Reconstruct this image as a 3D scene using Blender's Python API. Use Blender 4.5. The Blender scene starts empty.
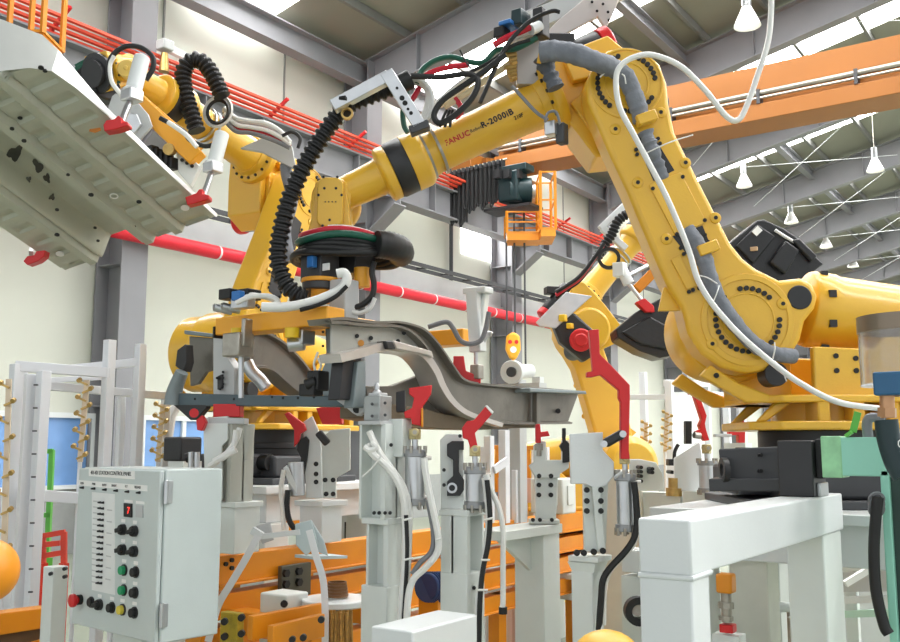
import bpy, math, random
from mathutils import Vector as V, Matrix as M4, Quaternion
R_ = math.radians
random.seed(7)
scn = bpy.context.scene
COL = scn.collection
# ---------------------------------------------------------------- camera (building axes: +Y along the side wall, -X towards it)
F, CX, CY, HOR, EYE = 950.0, 450.0, 321.0, 446.0, 1.6
PIT = math.atan((HOR - CY) / F)
YAW = math.atan((1110 - CX) / math.hypot(F, HOR - CY))
cam_d = bpy.data.cameras.new('camera')
cam = bpy.data.objects.new('camera', cam_d)
COL.objects.link(cam)
cam_d.sensor_width = 36; cam_d.lens = F / 900 * 36
cam_d.clip_start = .05; cam_d.clip_end = 300
cam.location = (0, 0, EYE)
cam.rotation_euler = (R_(90) + PIT, 0, YAW)
scn.camera = cam
FW = V((-math.sin(YAW), math.cos(YAW), 0)); RT = V((math.cos(YAW), math.sin(YAW), 0)); UP = V((0, 0, 1))
CAM = V((0, 0, EYE))
def ray(u, v):
    a, b = (u - CX) / F, (CY - v) / F
    cp, sp = math.cos(PIT), math.sin(PIT)
    return RT * a + FW * (cp - b * sp) + UP * (sp + b * cp)
def P(u, v, d):
    r = ray(u, v); return CAM + r * (d / r.dot(FW))
def PZ(u, v, z):
    r = ray(u, v); return CAM + r * ((z - EYE) / r.z)
def PXX(u, v, x):
    r = ray(u, v); return CAM + r * (x / r.x)
def PYY(u, v, y):
    r = ray(u, v); return CAM + r * (y / r.y)
def C3(x, d, z): return RT * x + FW * d + UP * z
def proj(p):
    q = p - CAM; x = q.dot(RT); f = q.dot(FW); z = q.z
    cp, sp = math.cos(PIT), math.sin(PIT)
    zc = f * cp + z * sp; yc = -f * sp + z * cp
    return (CX + F * x / zc, CY - F * yc / zc)
# ---------------------------------------------------------------- materials
def lin(c): return tuple(((x / 255) / 12.92 if x / 255 <= .04045 else ((x / 255 + .055) / 1.055) ** 2.4) for x in c)
MATS = {}
def mat(name, rgb, rough=.5, metal=0., var=.06, scale=6., bump=0., bscale=60., coat=0., dirt=None, dirt_amt=.5, emit=0., spec=.5, alpha=1., trans=0.):
    if name in MATS: return MATS[name]
    m = bpy.data.materials.new(name); m.use_nodes = True
    nt = m.node_tree; N = nt.nodes; L = nt.links
    b = N['Principled BSDF']
    c = lin(rgb)
    b.inputs['Roughness'].default_value = rough; b.inputs['Metallic'].default_value = metal
    b.inputs['Coat Weight'].default_value = coat; b.inputs['Specular IOR Level'].default_value = spec
    b.inputs['Alpha'].default_value = alpha; b.inputs['Transmission Weight'].default_value = trans
    tc = N.new('ShaderNodeTexCoord')
    n = N.new('ShaderNodeTexNoise'); n.inputs['Scale'].default_value = scale; n.inputs['Detail'].default_value = 4
    L.new(tc.outputs['Object'], n.inputs['Vector'])
    r = N.new('ShaderNodeValToRGB')
    r.color_ramp.elements[0].position = .3; r.color_ramp.elements[1].position = .7
    r.color_ramp.elements[0].color = (*[x * (1 - var) for x in c], 1)
    r.color_ramp.elements[1].color = (*[min(1, x * (1 + var)) for x in c], 1)
    L.new(n.outputs['Fac'], r.inputs['Fac'])
    out = r.outputs['Color']
    if dirt:
        n3 = N.new('ShaderNodeTexNoise'); n3.inputs['Scale'].default_value = scale * .7; n3.inputs['Detail'].default_value = 8; n3.inputs['Roughness'].default_value = .7
        L.new(tc.outputs['Object'], n3.inputs['Vector'])
        r3 = N.new('ShaderNodeValToRGB'); r3.color_ramp.elements[0].position = .52; r3.color_ramp.elements[1].position = .72
        r3.color_ramp.elements[0].color = (0, 0, 0, 1); r3.color_ramp.elements[1].color = (dirt_amt,) * 3 + (1,)
        L.new(n3.outputs['Fac'], r3.inputs['Fac'])
        mx = N.new('ShaderNodeMixRGB'); L.new(r3.outputs['Color'], mx.inputs['Fac']); L.new(out, mx.inputs['Color1'])
        mx.inputs['Color2'].default_value = (*lin(dirt), 1); out = mx.outputs['Color']
    L.new(out, b.inputs['Base Color'])
    if emit:
        b.inputs['Emission Color'].default_value = (*c, 1); b.inputs['Emission Strength'].default_value = emit
    if bump:
        n2 = N.new('ShaderNodeTexNoise'); n2.inputs['Scale'].default_value = bscale; n2.inputs['Detail'].default_value = 3
        L.new(tc.outputs['Object'], n2.inputs['Vector'])
        bp = N.new('ShaderNodeBump'); bp.inputs['Strength'].default_value = bump; bp.inputs['Distance'].default_value = .01
        L.new(n2.outputs['Fac'], bp.inputs['Height']); L.new(bp.outputs['Normal'], b.inputs['Normal'])
    MATS[name] = m
    return m
YEL = mat('robot_yellow_paint', (228, 178, 50), .36, var=.04, scale=3, coat=.25, bump=.05, bscale=90)
YEL2 = mat('robot_yellow_paint_worn', (232, 182, 50), .45, var=.08, scale=8, dirt=(150, 110, 40), dirt_amt=.25)
ORG = mat('orange_steel_paint', (222, 138, 16), .42, var=.05, scale=4, dirt=(170, 90, 20), dirt_amt=.2)
CRN = mat('crane_orange_paint', (150, 90, 22), .5, var=.05, scale=.8)
AMB = mat('gripper_amber_paint', (240, 168, 40), .4, var=.05, scale=5)
WHT = mat('white_machine_paint', (218, 222, 222), .42, var=.03, scale=3, coat=.15, bump=.04, bscale=120)
WHT2 = mat('pale_grey_green_paint', (216, 221, 217), .45, var=.04, scale=4, dirt=(150, 150, 140), dirt_amt=.12)
PANELM = mat('control_panel_paint', (196, 205, 203), .4, var=.03, scale=6, bump=.06, bscale=220)
BLK = mat('black_rubber', (20, 20, 21), .5, var=.15, scale=20)
BLKM = mat('black_steel', (38, 38, 40), .45, var=.1, scale=10)
DGR = mat('dark_grey_casting', (62, 63, 66), .5, var=.1, scale=6)
GRY = mat('structural_grey_paint', (130, 130, 134), .55, var=.05, scale=1.5)
LGR = mat('light_grey_paint', (188, 190, 190), .5, var=.04, scale=3)
ALU = mat('machined_aluminium', (196, 198, 200), .3, metal=.85, var=.06, scale=14)
STL = mat('zinc_steel', (165, 160, 150), .35, metal=.8, var=.12, scale=30)
BRS = mat('brass', (190, 158, 96), .35, metal=.7, var=.15, scale=30)
RED = mat('clamp_red_paint', (206, 26, 30), .4, var=.06, scale=8)
REDP = mat('pipe_red_paint', (214, 28, 48), .45, var=.05, scale=2)
HRED = mat('red_hose', (196, 24, 48), .4, var=.08)
HGRN = mat('green_hose', (18, 84, 66), .4, var=.1)
HWHT = mat('white_hose', (226, 226, 222), .4, var=.04)
HGRY = mat('grey_cable', (120, 122, 126), .5, var=.1)
SLV = mat('grey_fabric_sleeve', (118, 122, 130), .7, var=.15, scale=14, bump=.5, bscale=40)
CHS = mat('zinc_coated_sheet_steel', (118, 114, 106), .4, metal=.45, var=.16, scale=5, dirt=(70, 62, 52), dirt_amt=.5)
CHS2 = mat('primed_blue_grey_steel', (128, 138, 140), .45, metal=.25, var=.08, scale=6)
PAN = mat('floor_pan_steel', (184, 186, 170), .42, metal=.12, var=.05, scale=3, dirt=(150, 152, 134), dirt_amt=.5, bump=.15, bscale=12)
PANE = mat('floor_pan_lit_edge_steel', (205, 206, 202), .4, metal=.2, var=.05, scale=4)  # pan steel made paler where the upturned flange faces the light
BPL = mat('black_plastic', (24, 24, 26), .38, var=.2, scale=8, bump=.2, bscale=30)
TEA = mat('pale_teal_paint', (150, 214, 192), .42, var=.04, scale=5)
DTE = mat('dark_teal_paint', (12, 44, 48), .4, var=.1)
GRN = mat('green_tape', (150, 208, 158), .35, var=.15, scale=20)
LIME = mat('lime_green_paint', (96, 186, 72), .45)
BLUE = mat('blue_plastic', (40, 110, 180), .4)
WARN = mat('yellow_plastic', (236, 196, 30), .4)
PAPER = mat('white_paper', (236, 236, 232), .6, var=.02)
INK = mat('black_ink', (26, 26, 28), .6)
INKR = mat('red_ink', (196, 40, 24), .5)
CRM = mat('cream_wall_panel', (200, 202, 190), .55, var=.03, scale=.5)
# ---------------------------------------------------------------- mesh building
class MB:
    def __init__(s, M=None): s.v = []; s.f = []; s.mi = []; s.cur = 0; s.M = M or M4.Identity(4)
    def add(s, vs, fs):
        b = len(s.v); M = s.M
        s.v += [M @ V(p) for p in vs]; s.f += [tuple(b + i for i in f) for f in fs]; s.mi += [s.cur] * len(fs); return s
    def box(s, c, sz, R=None):
        c = V(c); h = V(sz) * .5
        vs = []
        for x, y, z in ((-1,-1,-1),(1,-1,-1),(1,1,-1),(-1,1,-1),(-1,-1,1),(1,-1,1),(1,1,1),(-1,1,1)):
            p = V((x*h.x, y*h.y, z*h.z)); vs.append(c + (R @ p if R else p))
        return s.add(vs, [(0,3,2,1),(4,5,6,7),(0,1,5,4),(1,2,6,5),(2,3,7,6),(3,0,4,7)])
    def b2(s, lo, hi):
        lo = V(lo); hi = V(hi); return s.box((lo + hi) / 2, [abs(a) for a in hi - lo])
    def bar(s, p, q, w, h, up=(0,0,1)):
        p = V(p); q = V(q); d = (q - p).normalized(); u = V(up); sx = d.cross(u)
        if sx.length < 1e-4: sx = d.cross(V((1,0,0)))
        sx.normalize(); u = sx.cross(d)
        vs = [b + sx*a*w/2 + u*c*h/2 for b in (p, q) for a, c in ((-1,-1),(1,-1),(1,1),(-1,1))]
        return s.add(vs, [(0,3,2,1),(4,5,6,7),(0,1,5,4),(1,2,6,5),(2,3,7,6),(3,0,4,7)][:0] + [(0,1,2,3),(7,6,5,4),(0,4,5,1),(1,5,6,2),(2,6,7,3),(3,7,4,0)])
    @staticmethod
    def frame(d):
        d = V(d).normalized(); a = V((0,0,1)) if abs(d.z) < .9 else V((1,0,0))
        x = d.cross(a).normalized(); return x, d.cross(x), d
    def cyl(s, p, q, r, r2=None, n=20, caps=True):
        p = V(p); q = V(q); r2 = r if r2 is None else r2
        x, y, d = s.frame(q - p)
        vs = [b + (x*math.cos(2*math.pi*i/n) + y*math.sin(2*math.pi*i/n))*rr for b, rr in ((p, r), (q, r2)) for i in range(n)]
        fs = [(i, (i+1) % n, n+(i+1) % n, n+i) for i in range(n)]
        if caps: fs += [tuple(range(n-1, -1, -1)), tuple(range(n, 2*n))]
        return s.add(vs, fs)
    def lathe(s, o, axis, prof, n=28):
        o = V(o); x, y, d = s.frame(axis); k = len(prof)
        vs = [o + d*h + (x*math.cos(2*math.pi*i/n) + y*math.sin(2*math.pi*i/n))*r for r, h in prof for i in range(n)]
        fs = [(j*n+i, j*n+(i+1) % n, (j+1)*n+(i+1) % n, (j+1)*n+i) for j in range(k-1) for i in range(n)]
        fs += [tuple(range(n-1, -1, -1)), tuple(range((k-1)*n, k*n))]
        return s.add(vs, fs)
    def ring(s, o, axis, r0, r1, h, n=32):
        return s.torus_prof(o, axis, [(r0,0),(r1,0),(r1,h),(r0,h)], n)
    def torus_prof(s, o, axis, prof, n=32):
        o = V(o); x, y, d = s.frame(axis); k = len(prof)
        vs = [o + d*h + (x*math.cos(2*math.pi*i/n) + y*math.sin(2*math.pi*i/n))*r for r, h in prof for i in range(n)]
        fs = [(j*n+i, j*n+(i+1) % n, ((j+1) % k)*n+(i+1) % n, ((j+1) % k)*n+i) for j in range(k) for i in range(n)]
        return s.add(vs, fs)
    def tube(s, pts, r, n=8, res=6, cat=True, rf=None):
        pts = [V(p) for p in pts]
        if cat and len(pts) > 2: pts = spline(pts, res)
        m = len(pts); vs = []; px = None
        for i, p in enumerate(pts):
            d = (pts[min(i+1, m-1)] - pts[max(i-1, 0)]).normalized()
            if px is None: x, y, _ = s.frame(d)
            else:
                x = (px - d * px.dot(d)); x = x.normalized() if x.length > 1e-6 else s.frame(d)[0]
                y = d.cross(x)
            px = x; rr = rf(i/(m-1), i) if rf else r
            vs += [p + (x*math.cos(2*math.pi*k/n) + y*math.sin(2*math.pi*k/n))*rr for k in range(n)]
        fs = [(j*n+k, j*n+(k+1) % n, (j+1)*n+(k+1) % n, (j+1)*n+k) for j in range(m-1) for k in range(n)]
        fs += [tuple(range(n-1, -1, -1)), tuple(range((m-1)*n, m*n))]
        return s.add(vs, fs)
    def prism(s, poly, o, ex, ey, d, ez=None):
        o = V(o); ex = V(ex); ey = V(ey); ez = V(ez) if ez else ex.cross(ey).normalized()
        A = sum(poly[i][0]*poly[(i+1) % len(poly)][1] - poly[(i+1) % len(poly)][0]*poly[i][1] for i in range(len(poly)))
        if (A < 0) != (ex.cross(ey).dot(ez) * d < 0): poly = poly[::-1]
        n = len(poly)
        vs = [o + ex*a + ey*b for a, b in poly] + [o + ex*a + ey*b + ez*d for a, b in poly]
        return s.add(vs, [tuple(range(n-1, -1, -1)), tuple(range(n, 2*n))] + [(i, (i+1) % n, n+(i+1) % n, n+i) for i in range(n)])
    def sphere(s, c, r, n=16, m=10, sc=(1,1,1)):
        c = V(c); vs = []; fs = []
        for j in range(1, m):
            t = math.pi*j/m
            for i in range(n):
                a = 2*math.pi*i/n
                vs.append(c + V((r*sc[0]*math.sin(t)*math.cos(a), r*sc[1]*math.sin(t)*math.sin(a), r*sc[2]*math.cos(t))))
        t0 = len(vs); vs += [c + V((0,0,r*sc[2])), c - V((0,0,r*sc[2]))]
        for j in range(m-2):
            for i in range(n): fs.append((j*n+i, (j+1)*n+i, (j+1)*n+(i+1) % n, j*n+(i+1) % n))
        for i in range(n): fs += [(t0, i, (i+1) % n), (t0+1, (m-2)*n+(i+1) % n, (m-2)*n+i)]
        return s.add(vs, fs)
    def ibeam(s, p, q, w, h, t=.03, up=(0,0,1)):
        p = V(p); q = V(q); d = (q-p).normalized(); sx = d.cross(V(up)).normalized(); u = sx.cross(d)
        s.bar(p + u*(h/2 - t/2), q + u*(h/2 - t/2), w, t, up); s.bar(p - u*(h/2 - t/2), q - u*(h/2 - t/2), w, t, up)
        return s.bar(p, q, t*.7, h - 2*t, up)
    def pieces(s):
        n = len(s.v); p = list(range(n))
        def fd(a):
            while p[a] != a: p[a] = p[p[a]]; a = p[a]
            return a
        for f in s.f:
            a = fd(f[0])
            for b in f[1:]: p[fd(b)] = a
        isl = {}
        for k in range(n): isl.setdefault(fd(k), []).append(k)
        isl = list(isl.values())
        if len(isl) < 2 or len(isl) > 120: return None
        bx = []
        for q in isl:
            lo = [min(s.v[k][c] for k in q) for c in range(3)]; hi = [max(s.v[k][c] for k in q) for c in range(3)]; bx.append((lo, hi, max(h - l for h, l in zip(hi, lo))))
        g = list(range(len(isl)))
        def fg(a):
            while g[a] != a: g[a] = g[g[a]]; a = g[a]
            return a
        for a in range(len(isl)):
            for b in range(a):
                gap = math.sqrt(sum(max(0, bx[a][0][c] - bx[b][1][c], bx[b][0][c] - bx[a][1][c]) ** 2 for c in range(3)))
                if gap <= max(.02, .5 * max(bx[a][2], bx[b][2])) * .98: g[fg(a)] = fg(b)
        grp = {}
        for a in range(len(isl)): grp.setdefault(fg(a), []).extend(isl[a])
        return list(grp.values()) if len(grp) > 1 else None
    def out(s, name, m, parent=None, bevel=0., seg=2, smooth=38, label=None, kind=None, split=None):
        """split: 'all' makes every loose piece an object; None only pieces that stand clearly apart"""
        if kind != 'stuff' and parent is not None:
            gs = s.islands() if split == 'all' else s.pieces()
            if gs:
                first = None
                for q in gs:
                    ix = {k: i for i, k in enumerate(q)}; t = MB(); t.v = [s.v[k] for k in q]
                    for f, mi in zip(s.f, s.mi):
                        if f[0] in ix: t.f.append(tuple(ix[k] for k in f)); t.mi.append(mi)
                    o = t.mesh(name, m, parent, bevel, seg, smooth, label, kind); first = first or o
                return first
        return s.mesh(name, m, parent, bevel, seg, smooth, label, kind)
    def islands(s):
        n = len(s.v); p = list(range(n))
        def fd(a):
            while p[a] != a: p[a] = p[p[a]]; a = p[a]
            return a
        for f in s.f:
            a = fd(f[0])
            for b in f[1:]: p[fd(b)] = a
        isl = {}
        for k in range(n): isl.setdefault(fd(k), []).append(k)
        return list(isl.values())
    def mesh(s, name, m, parent, bevel, seg, smooth, label, kind):
        me = bpy.data.meshes.new(name)
        me.from_pydata([tuple(p) for p in s.v], [], s.f)
        for mm in (m if isinstance(m, (list, tuple)) else [m]): me.materials.append(mm)
        if any(s.mi):
            for p, i in zip(me.polygons, s.mi): p.material_index = i
        for p in me.polygons: p.use_smooth = True
        me.update(); me.set_sharp_from_angle(angle=R_(smooth))
        o = bpy.data.objects.new(name, me); COL.objects.link(o)
        if parent: adopt(o, parent)
        if bevel:
            b = o.modifiers.new('edge', 'BEVEL'); b.width = bevel; b.segments = seg; b.limit_method = 'ANGLE'; b.angle_limit = R_(40); b.harden_normals = False; b.use_clamp_overlap = True
        if label: o['label'] = label
        if kind: o['kind'] = kind
        return o
def spline(pts, res=6):
    out = []; n = len(pts)
    for i in range(n-1):
        p0 = pts[i-1] if i else pts[0]*2 - pts[1]; p1 = pts[i]; p2 = pts[i+1]; p3 = pts[i+2] if i+2 < n else pts[-1]*2 - pts[-2]
        for k in range(res):
            t = k/res
            out.append(.5*((2*p1) + (p2-p0)*t + (2*p0-5*p1+4*p2-p3)*t*t + (3*p1-p0-3*p2+p3)*t**3))
    out.append(pts[-1]); return out
def world_inv(o):
    return M4.Identity(4) if o.parent else M4.Translation(o.location).inverted()
def adopt(o, parent):
    o.parent = parent; o.matrix_parent_inverse = world_inv(parent)
def tag(o, label, cat, group=None, kind=None):
    o['label'] = label; o['category'] = cat
    if group: o['group'] = group
    if kind: o['kind'] = kind
    return o
def thing(name, label, cat, loc=(0,0,0), group=None):
    o = bpy.data.objects.new(name, None); COL.objects.link(o); o.location = loc; o.empty_display_size = .1
    return tag(o, label, cat, group)
def struct(name, mb, m, **k):
    o = mb.out(name, m, **k); o['kind'] = 'structure'; return o
X, Y, Z = V((1,0,0)), V((0,1,0)), V((0,0,1))
def text_mb(txt, size, o, ex, ey, depth=.001, space=1., bold=0.):
    """lettering as real raised geometry"""
    c = bpy.data.curves.new('lettering', 'FONT'); c.body = txt; c.size = size; c.extrude = depth; c.space_character = space; c.resolution_u = 2; c.offset = size * bold
    ob = bpy.data.objects.new('lettering', c); me = ob.to_mesh()
    ex = V(ex).normalized(); ey = V(ey).normalized(); ez = ex.cross(ey); o = V(o)
    vs = [o + ex*p.co.x + ey*p.co.y + ez*(p.co.z + depth) for p in me.vertices]; fs = [tuple(p.vertices) for p in me.polygons]
    ob.to_mesh_clear(); bpy.data.objects.remove(ob); bpy.data.curves.remove(c)
    return vs, fs
# ================================================================ SETTING
WX = -13.0
COLS = [9.2 + 5.85 * k for k in range(-1, 9)]
SL = .22; ZE = 9.82
def rz(x): return ZE + SL * (x - WX)
fl = MB().b2((-13.2, -8, -.2), (16, 62, 0))
FLM = mat('floor_epoxy', (132, 138, 122), .35, var=.08, scale=1.2, dirt=(120, 122, 100), dirt_amt=.3)
struct('floor', fl, FLM)
# side wall of tall sandwich panels, with real panel joints
w = MB(); w.b2((WX - .12, -6, 0), (WX, 62, 9.9))
struct('wall_left', w, CRM)
struct('wall_back', MB().b2((-13, 62, 0), (16, 62.2, 13)), CRM)
j = MB()
for k in range(18):
    y = 4.2 + 2.95 * k
    j.b2((WX, y - .02, 5.6), (WX + .015, y + .02, 9.6))
struct('trim_2', j, mat('panel_joint', (120, 122, 118), .6))
d = MB().b2((WX, -6, 0), (WX + .05, 62, .95)); struct('trim_3', d, mat('plinth_grey', (150, 152, 150), .6))
g = MB().b2((WX, -6, 5.16), (WX + .22, 62, 5.55)); g.b2((WX, -6, 5.1), (WX + .3, 62, 5.16))
struct('trim_1', g, LGR)
# columns: H sections with tapered corbels
for k, y in enumerate(COLS):
    c = MB(); x0 = WX + .05; x1 = WX + .7
    c.b2((x0, y - .24, 0), (x0 + .03, y + .24, 9.7)); c.b2((x1 - .03, y - .24, 0), (x1, y + .24, 9.7)); c.b2((x0 + .03, y - .015, 0), (x1 - .03, y + .015, 9.7))
    c.prism([(x1, 6.0), (x1 + .7, 6.5), (x1 + .7, 6.86), (x1, 6.86)], (0, y - .015, 0), X, Z, .03, ez=Y)
    c.b2((x1, y - .22, 6.86), (x1 + .72, y + .22, 6.9)); c.bar((x1, y, 6.0), (x1 + .7, y, 6.5), .4, .03)
    for z in (2.2, 4.4, 6.2): c.b2((x0 + .03, y - .2, z), (x1 - .03, y + .2, z + .02))
    struct('wall_column_%d' % (k + 1), c, GRY)
# crane runway beam + its conductor rails
rb = MB().ibeam((WX + 1.0, -6, 7.02), (WX + 1.0, 62, 7.02), .36, .68, .035)
for k in range(45): rb.b2((WX + .83, 1 + 1.3 * k, 6.72), (WX + 1.17, 1.02 + 1.3 * k, 7.32))
struct('wall_beam_runway', rb, GRY)
cr = thing('conductor_rail', 'orange red bundle of conductor bars running along the grey crane runway on the wall', 'crane rail', (WX + 1.2, 0, 7.6))
PINK = mat('conductor_red', (232, 84, 58), .5)
for k in range(4):
    MB().b2((WX + 1.02 + .09 * k, 0, 7.40 + .052 * k), (WX + 1.09 + .09 * k, 60, 7.44 + .052 * k)).out('conductor_bar', PINK, cr)
for k in range(26):
    y = 7.35 + 2.15 * k
    MB().bar((WX + .95, y, 7.38), (WX + 1.5, y, 7.68), .05, .05).out('rail_bracket', RED, cr)
# eave beam, roof sheets, rafters, purlins, roof lights
eb = MB().ibeam((WX + .5, -6, 9.4), (WX + .5, 62, 9.4), .3, .5, .03); struct('wall_beam_eave', eb, GRY)
ROOFM = mat('roof_lining', (134, 133, 121), .75, var=.04, scale=.6)
XR = 3.0
STR = [(y + 1.5, y + 3.3) for y in COLS]
ys = [-6] + [a for s_ in STR for a in s_] + [62]
rf = MB()
def slab(m, x0, x1, y0, y1, dz=0., t=.08):
    f = lambda x: rz(x) if x <= XR else rz(XR) - SL * (x - XR)
    vs = [(x, y, f(x) + dz + a) for a in (0, t) for x, y in ((x0, y0), (x1, y0), (x1, y1), (x0, y1))]
    m.add(vs, [(0,3,2,1),(4,5,6,7),(0,1,5,4),(1,2,6,5),(2,3,7,6),(3,0,4,7)])
for a, b in zip(ys[0::2], ys[1::2]):
    for x0, x1 in ((WX - .2, XR), (XR, 16)): slab(rf, x0, x1, a, b)
struct('ceiling', rf, ROOFM)
SKY = bpy.data.materials.new('daylight_sheet'); SKY.use_nodes = True
SKY.node_tree.nodes.clear(); e = SKY.node_tree.nodes.new('ShaderNodeEmission'); e.inputs[0].default_value = (1, 1, .99, 1); e.inputs[1].default_value = 13
o_ = SKY.node_tree.nodes.new('ShaderNodeOutputMaterial'); SKY.node_tree.links.new(e.outputs[0], o_.inputs[0])
for k, (a, b) in enumerate(STR):
    s_ = MB()
    for x0, x1 in ((WX + .02, XR), (XR, 16)): slab(s_, x0, x1, a, b, .02, .02)
    struct('window_%d' % (k + 10), s_, SKY)
pu = MB()
PUR = mat('purlin_grey', (112, 112, 108), .6)
x = WX + 1.6
while x < 15:
    z = (rz(x) if x <= XR else rz(XR) - SL * (x - XR)) - .1
    pu.b2((x - .04, -6, z - .09), (x + .04, 62, z + .09)); x += 1.45
struct('ceiling_purlins', pu, PUR)
for k, y in enumerate(COLS):
    r = MB()
    for x0, x1 in ((WX + .6, XR), (XR, 15.8)):
        z0 = (rz(x0) if x0 <= XR else rz(XR)) - .62; z1 = (rz(x1) if x1 <= XR else rz(XR) - SL * (x1 - XR)) - .62
        r.ibeam((x0, y, z0), (x1, y, z1), .3, .84, .03)
        n = 6
        for q in range(n):
            t = (q + .5) / n; r.box((x0 + (x1 - x0) * t, y, z0 + (z1 - z0) * t), (.02, .28, .78))
    # fly braces up to the purlins
    for q in range(4):
        xx = WX + 4.5 + q * 2.9
        r.bar((xx, y + .1, rz(xx) - .9), (xx, y + 1.1, rz(xx) - .2), .22, .12)
    struct('ceiling_beam_%d' % (k + 1), r, GRY)
# windows in the side wall
GLS = mat('blue_window_glass', (120, 160, 214), .12, var=.1, scale=2, spec=.7)
def window(n, y0, y1, z0=1.02, z1=2.02, bars=2):
    fr = MB(); x = WX + .02
    for a, b in (((y0, z0 - .06), (y1, z0)), ((y0, z1), (y1, z1 + .08)), ((y0 - .06, z0 - .06), (y0, z1 + .08)), ((y1, z0 - .06), (y1 + .06, z1 + .08))):
        fr.b2((x, a[0], a[1]), (x + .08, b[0], b[1]))
    for k in range(1, bars):
        y = y0 + (y1 - y0) * k / bars; fr.b2((x, y - .04, z0), (x + .07, y + .04, z1))
    o = struct('window_%d' % n, fr, WHT)
    MB().b2((x, y0, z0), (x + .02, y1, z1)).out('glass', GLS, o)
window(1, 7.2, 9.0); window(2, 10.0, 11.6); window(3, 12.6, 14.2)
# bright high roof-height window between two bays
hw = MB(); y0, y1 = 19.35, 21.0
struct('window_5', MB().b2((WX, y0, 6.38), (WX + .02, y1, 7.7)), SKY)
# downpipe, cable ladder, red pipe
MB().cyl((WX + .12, 18.75, 5.6), (WX + .12, 18.75, 9.3), .05, n=10).out('downpipe', DGR).__setitem__('label', 'dark thin downpipe on the cream wall panels above the red pipe')
bpy.data.objects['downpipe']['category'] = 'pipe'
cl = thing('cable_ladder', 'dark thin cable ladder running along the wall above the red pipe', 'cable tray', (WX + .9, 0, 5.45))
m = MB(); m.b2((WX + .78, 2, 5.4), (WX + .82, 60, 5.48)); m.b2((WX + 1.12, 2, 5.4), (WX + 1.16, 60, 5.48)); m.out('side_rail', DGR, cl)
for k in range(64): MB().b2((WX + .82, 2 + .9 * k, 5.42), (WX + 1.12, 2.05 + .9 * k, 5.45)).out('rung', DGR, cl)
rp = thing('red_pipe', 'long bright red pipe with white ties along the cream wall', 'pipe', (WX + .86, 0, 4.83))
MB().cyl((WX + .86, 0, 4.83), (WX + .86, 60, 4.83), .115, n=18).out('pipe', REDP, rp)
for k in range(34):
    y = 10.7 + 1.25 * k
    MB().cyl((WX + .86, y, 4.83), (WX + .86, y + .035, 4.83), .121, n=18).out('pipe_tie', WHT, rp)
# ---------------------------------------------------------------- light
wd = bpy.data.worlds.new('daylight'); scn.world = wd; wd.use_nodes = True
bg = wd.node_tree.nodes['Background']; bg.inputs[0].default_value = (.93, .97, 1, 1); bg.inputs[1].default_value = .85
scn.view_settings.view_transform = 'Standard'; scn.view_settings.look = 'None'; scn.view_settings.gamma = 1; scn.view_settings.exposure = 0.5
scn.cycles.max_bounces = 6; scn.cycles.diffuse_bounces = 4; scn.cycles.use_denoising = True
# ================================================================ CRANE, HOIST, LAMPS
gy = 19.5
g = thing('bridge_crane', 'long orange overhead crane girder crossing under the roof with a grey conduit', 'crane', (0, gy, 8.3))
MB().b2((-11.9, gy - .1, 8.6), (12.5, gy + .45, 9.52)).out('girder', CRN, g, bevel=.01)
MB().b2((-11.9, gy - .32, 8.28), (12.5, gy + .62, 8.62)).out('lower_chord', CRN, g, bevel=.01)
MB().b2((-12.3, gy - 1.6, 7.62), (-11.75, gy + 1.7, 8.4)).out('end_truck', CRN, g, bevel=.02)
m = MB(); m.cyl((-11.8, gy - .26, 8.86), (12.5, gy - .26, 8.86), .06, n=10); m.cyl((-11.8, gy - .3, 8.74), (12.5, gy - .3, 8.74), .03, n=8); m.out('conduit', STL, g)
for k in range(9):
    x = -11.2 + 1.9 * k
    MB().b2((x, gy - .34, 8.62), (x + .07, gy - .08, 8.93)).out('conduit_bracket', DGR, g)
MB().bar((-11.8, gy - .2, 8.5), (-11.5, gy - 1.4, 8.2), .1, .1).out('knee_brace', CRN, g)
# festoon cables
tr = P(452, 172, 21.2); tr2 = P(502, 160, 20.9)
fe = thing('festoon_cable', 'bunch of black looped power cables hanging under the orange crane girder', 'cable', tr)
dv = tr2 - tr
MB().cyl(tr - dv * .15, tr2 + dv * .1, .025, n=8).out('festoon_track', STL, fe)
for k in range(12):
    a = tr + dv * (k / 11.5); b = tr + dv * ((k + .75) / 11.5); h = .95 + .25 * random.random() + (.25 if k < 3 else 0)
    m = MB()
    for q in range(3):
        off = Y * (.06 * (q - 1)); hh = h - .07 * q
        m.tube([a + off, a + off - Z * .5 * hh, a + off - Z * .9 * hh + dv * .008, (a + b) / 2 + off - Z * hh, b + off - Z * .9 * hh - dv * .008, b + off - Z * .5 * hh, b + off], .02, n=6, res=4)
    m.out('cable_loop', BLK, fe)
    MB().box(a - Z * .05, (.06, .2, .1)).out('carrier', DGR, fe)
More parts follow.
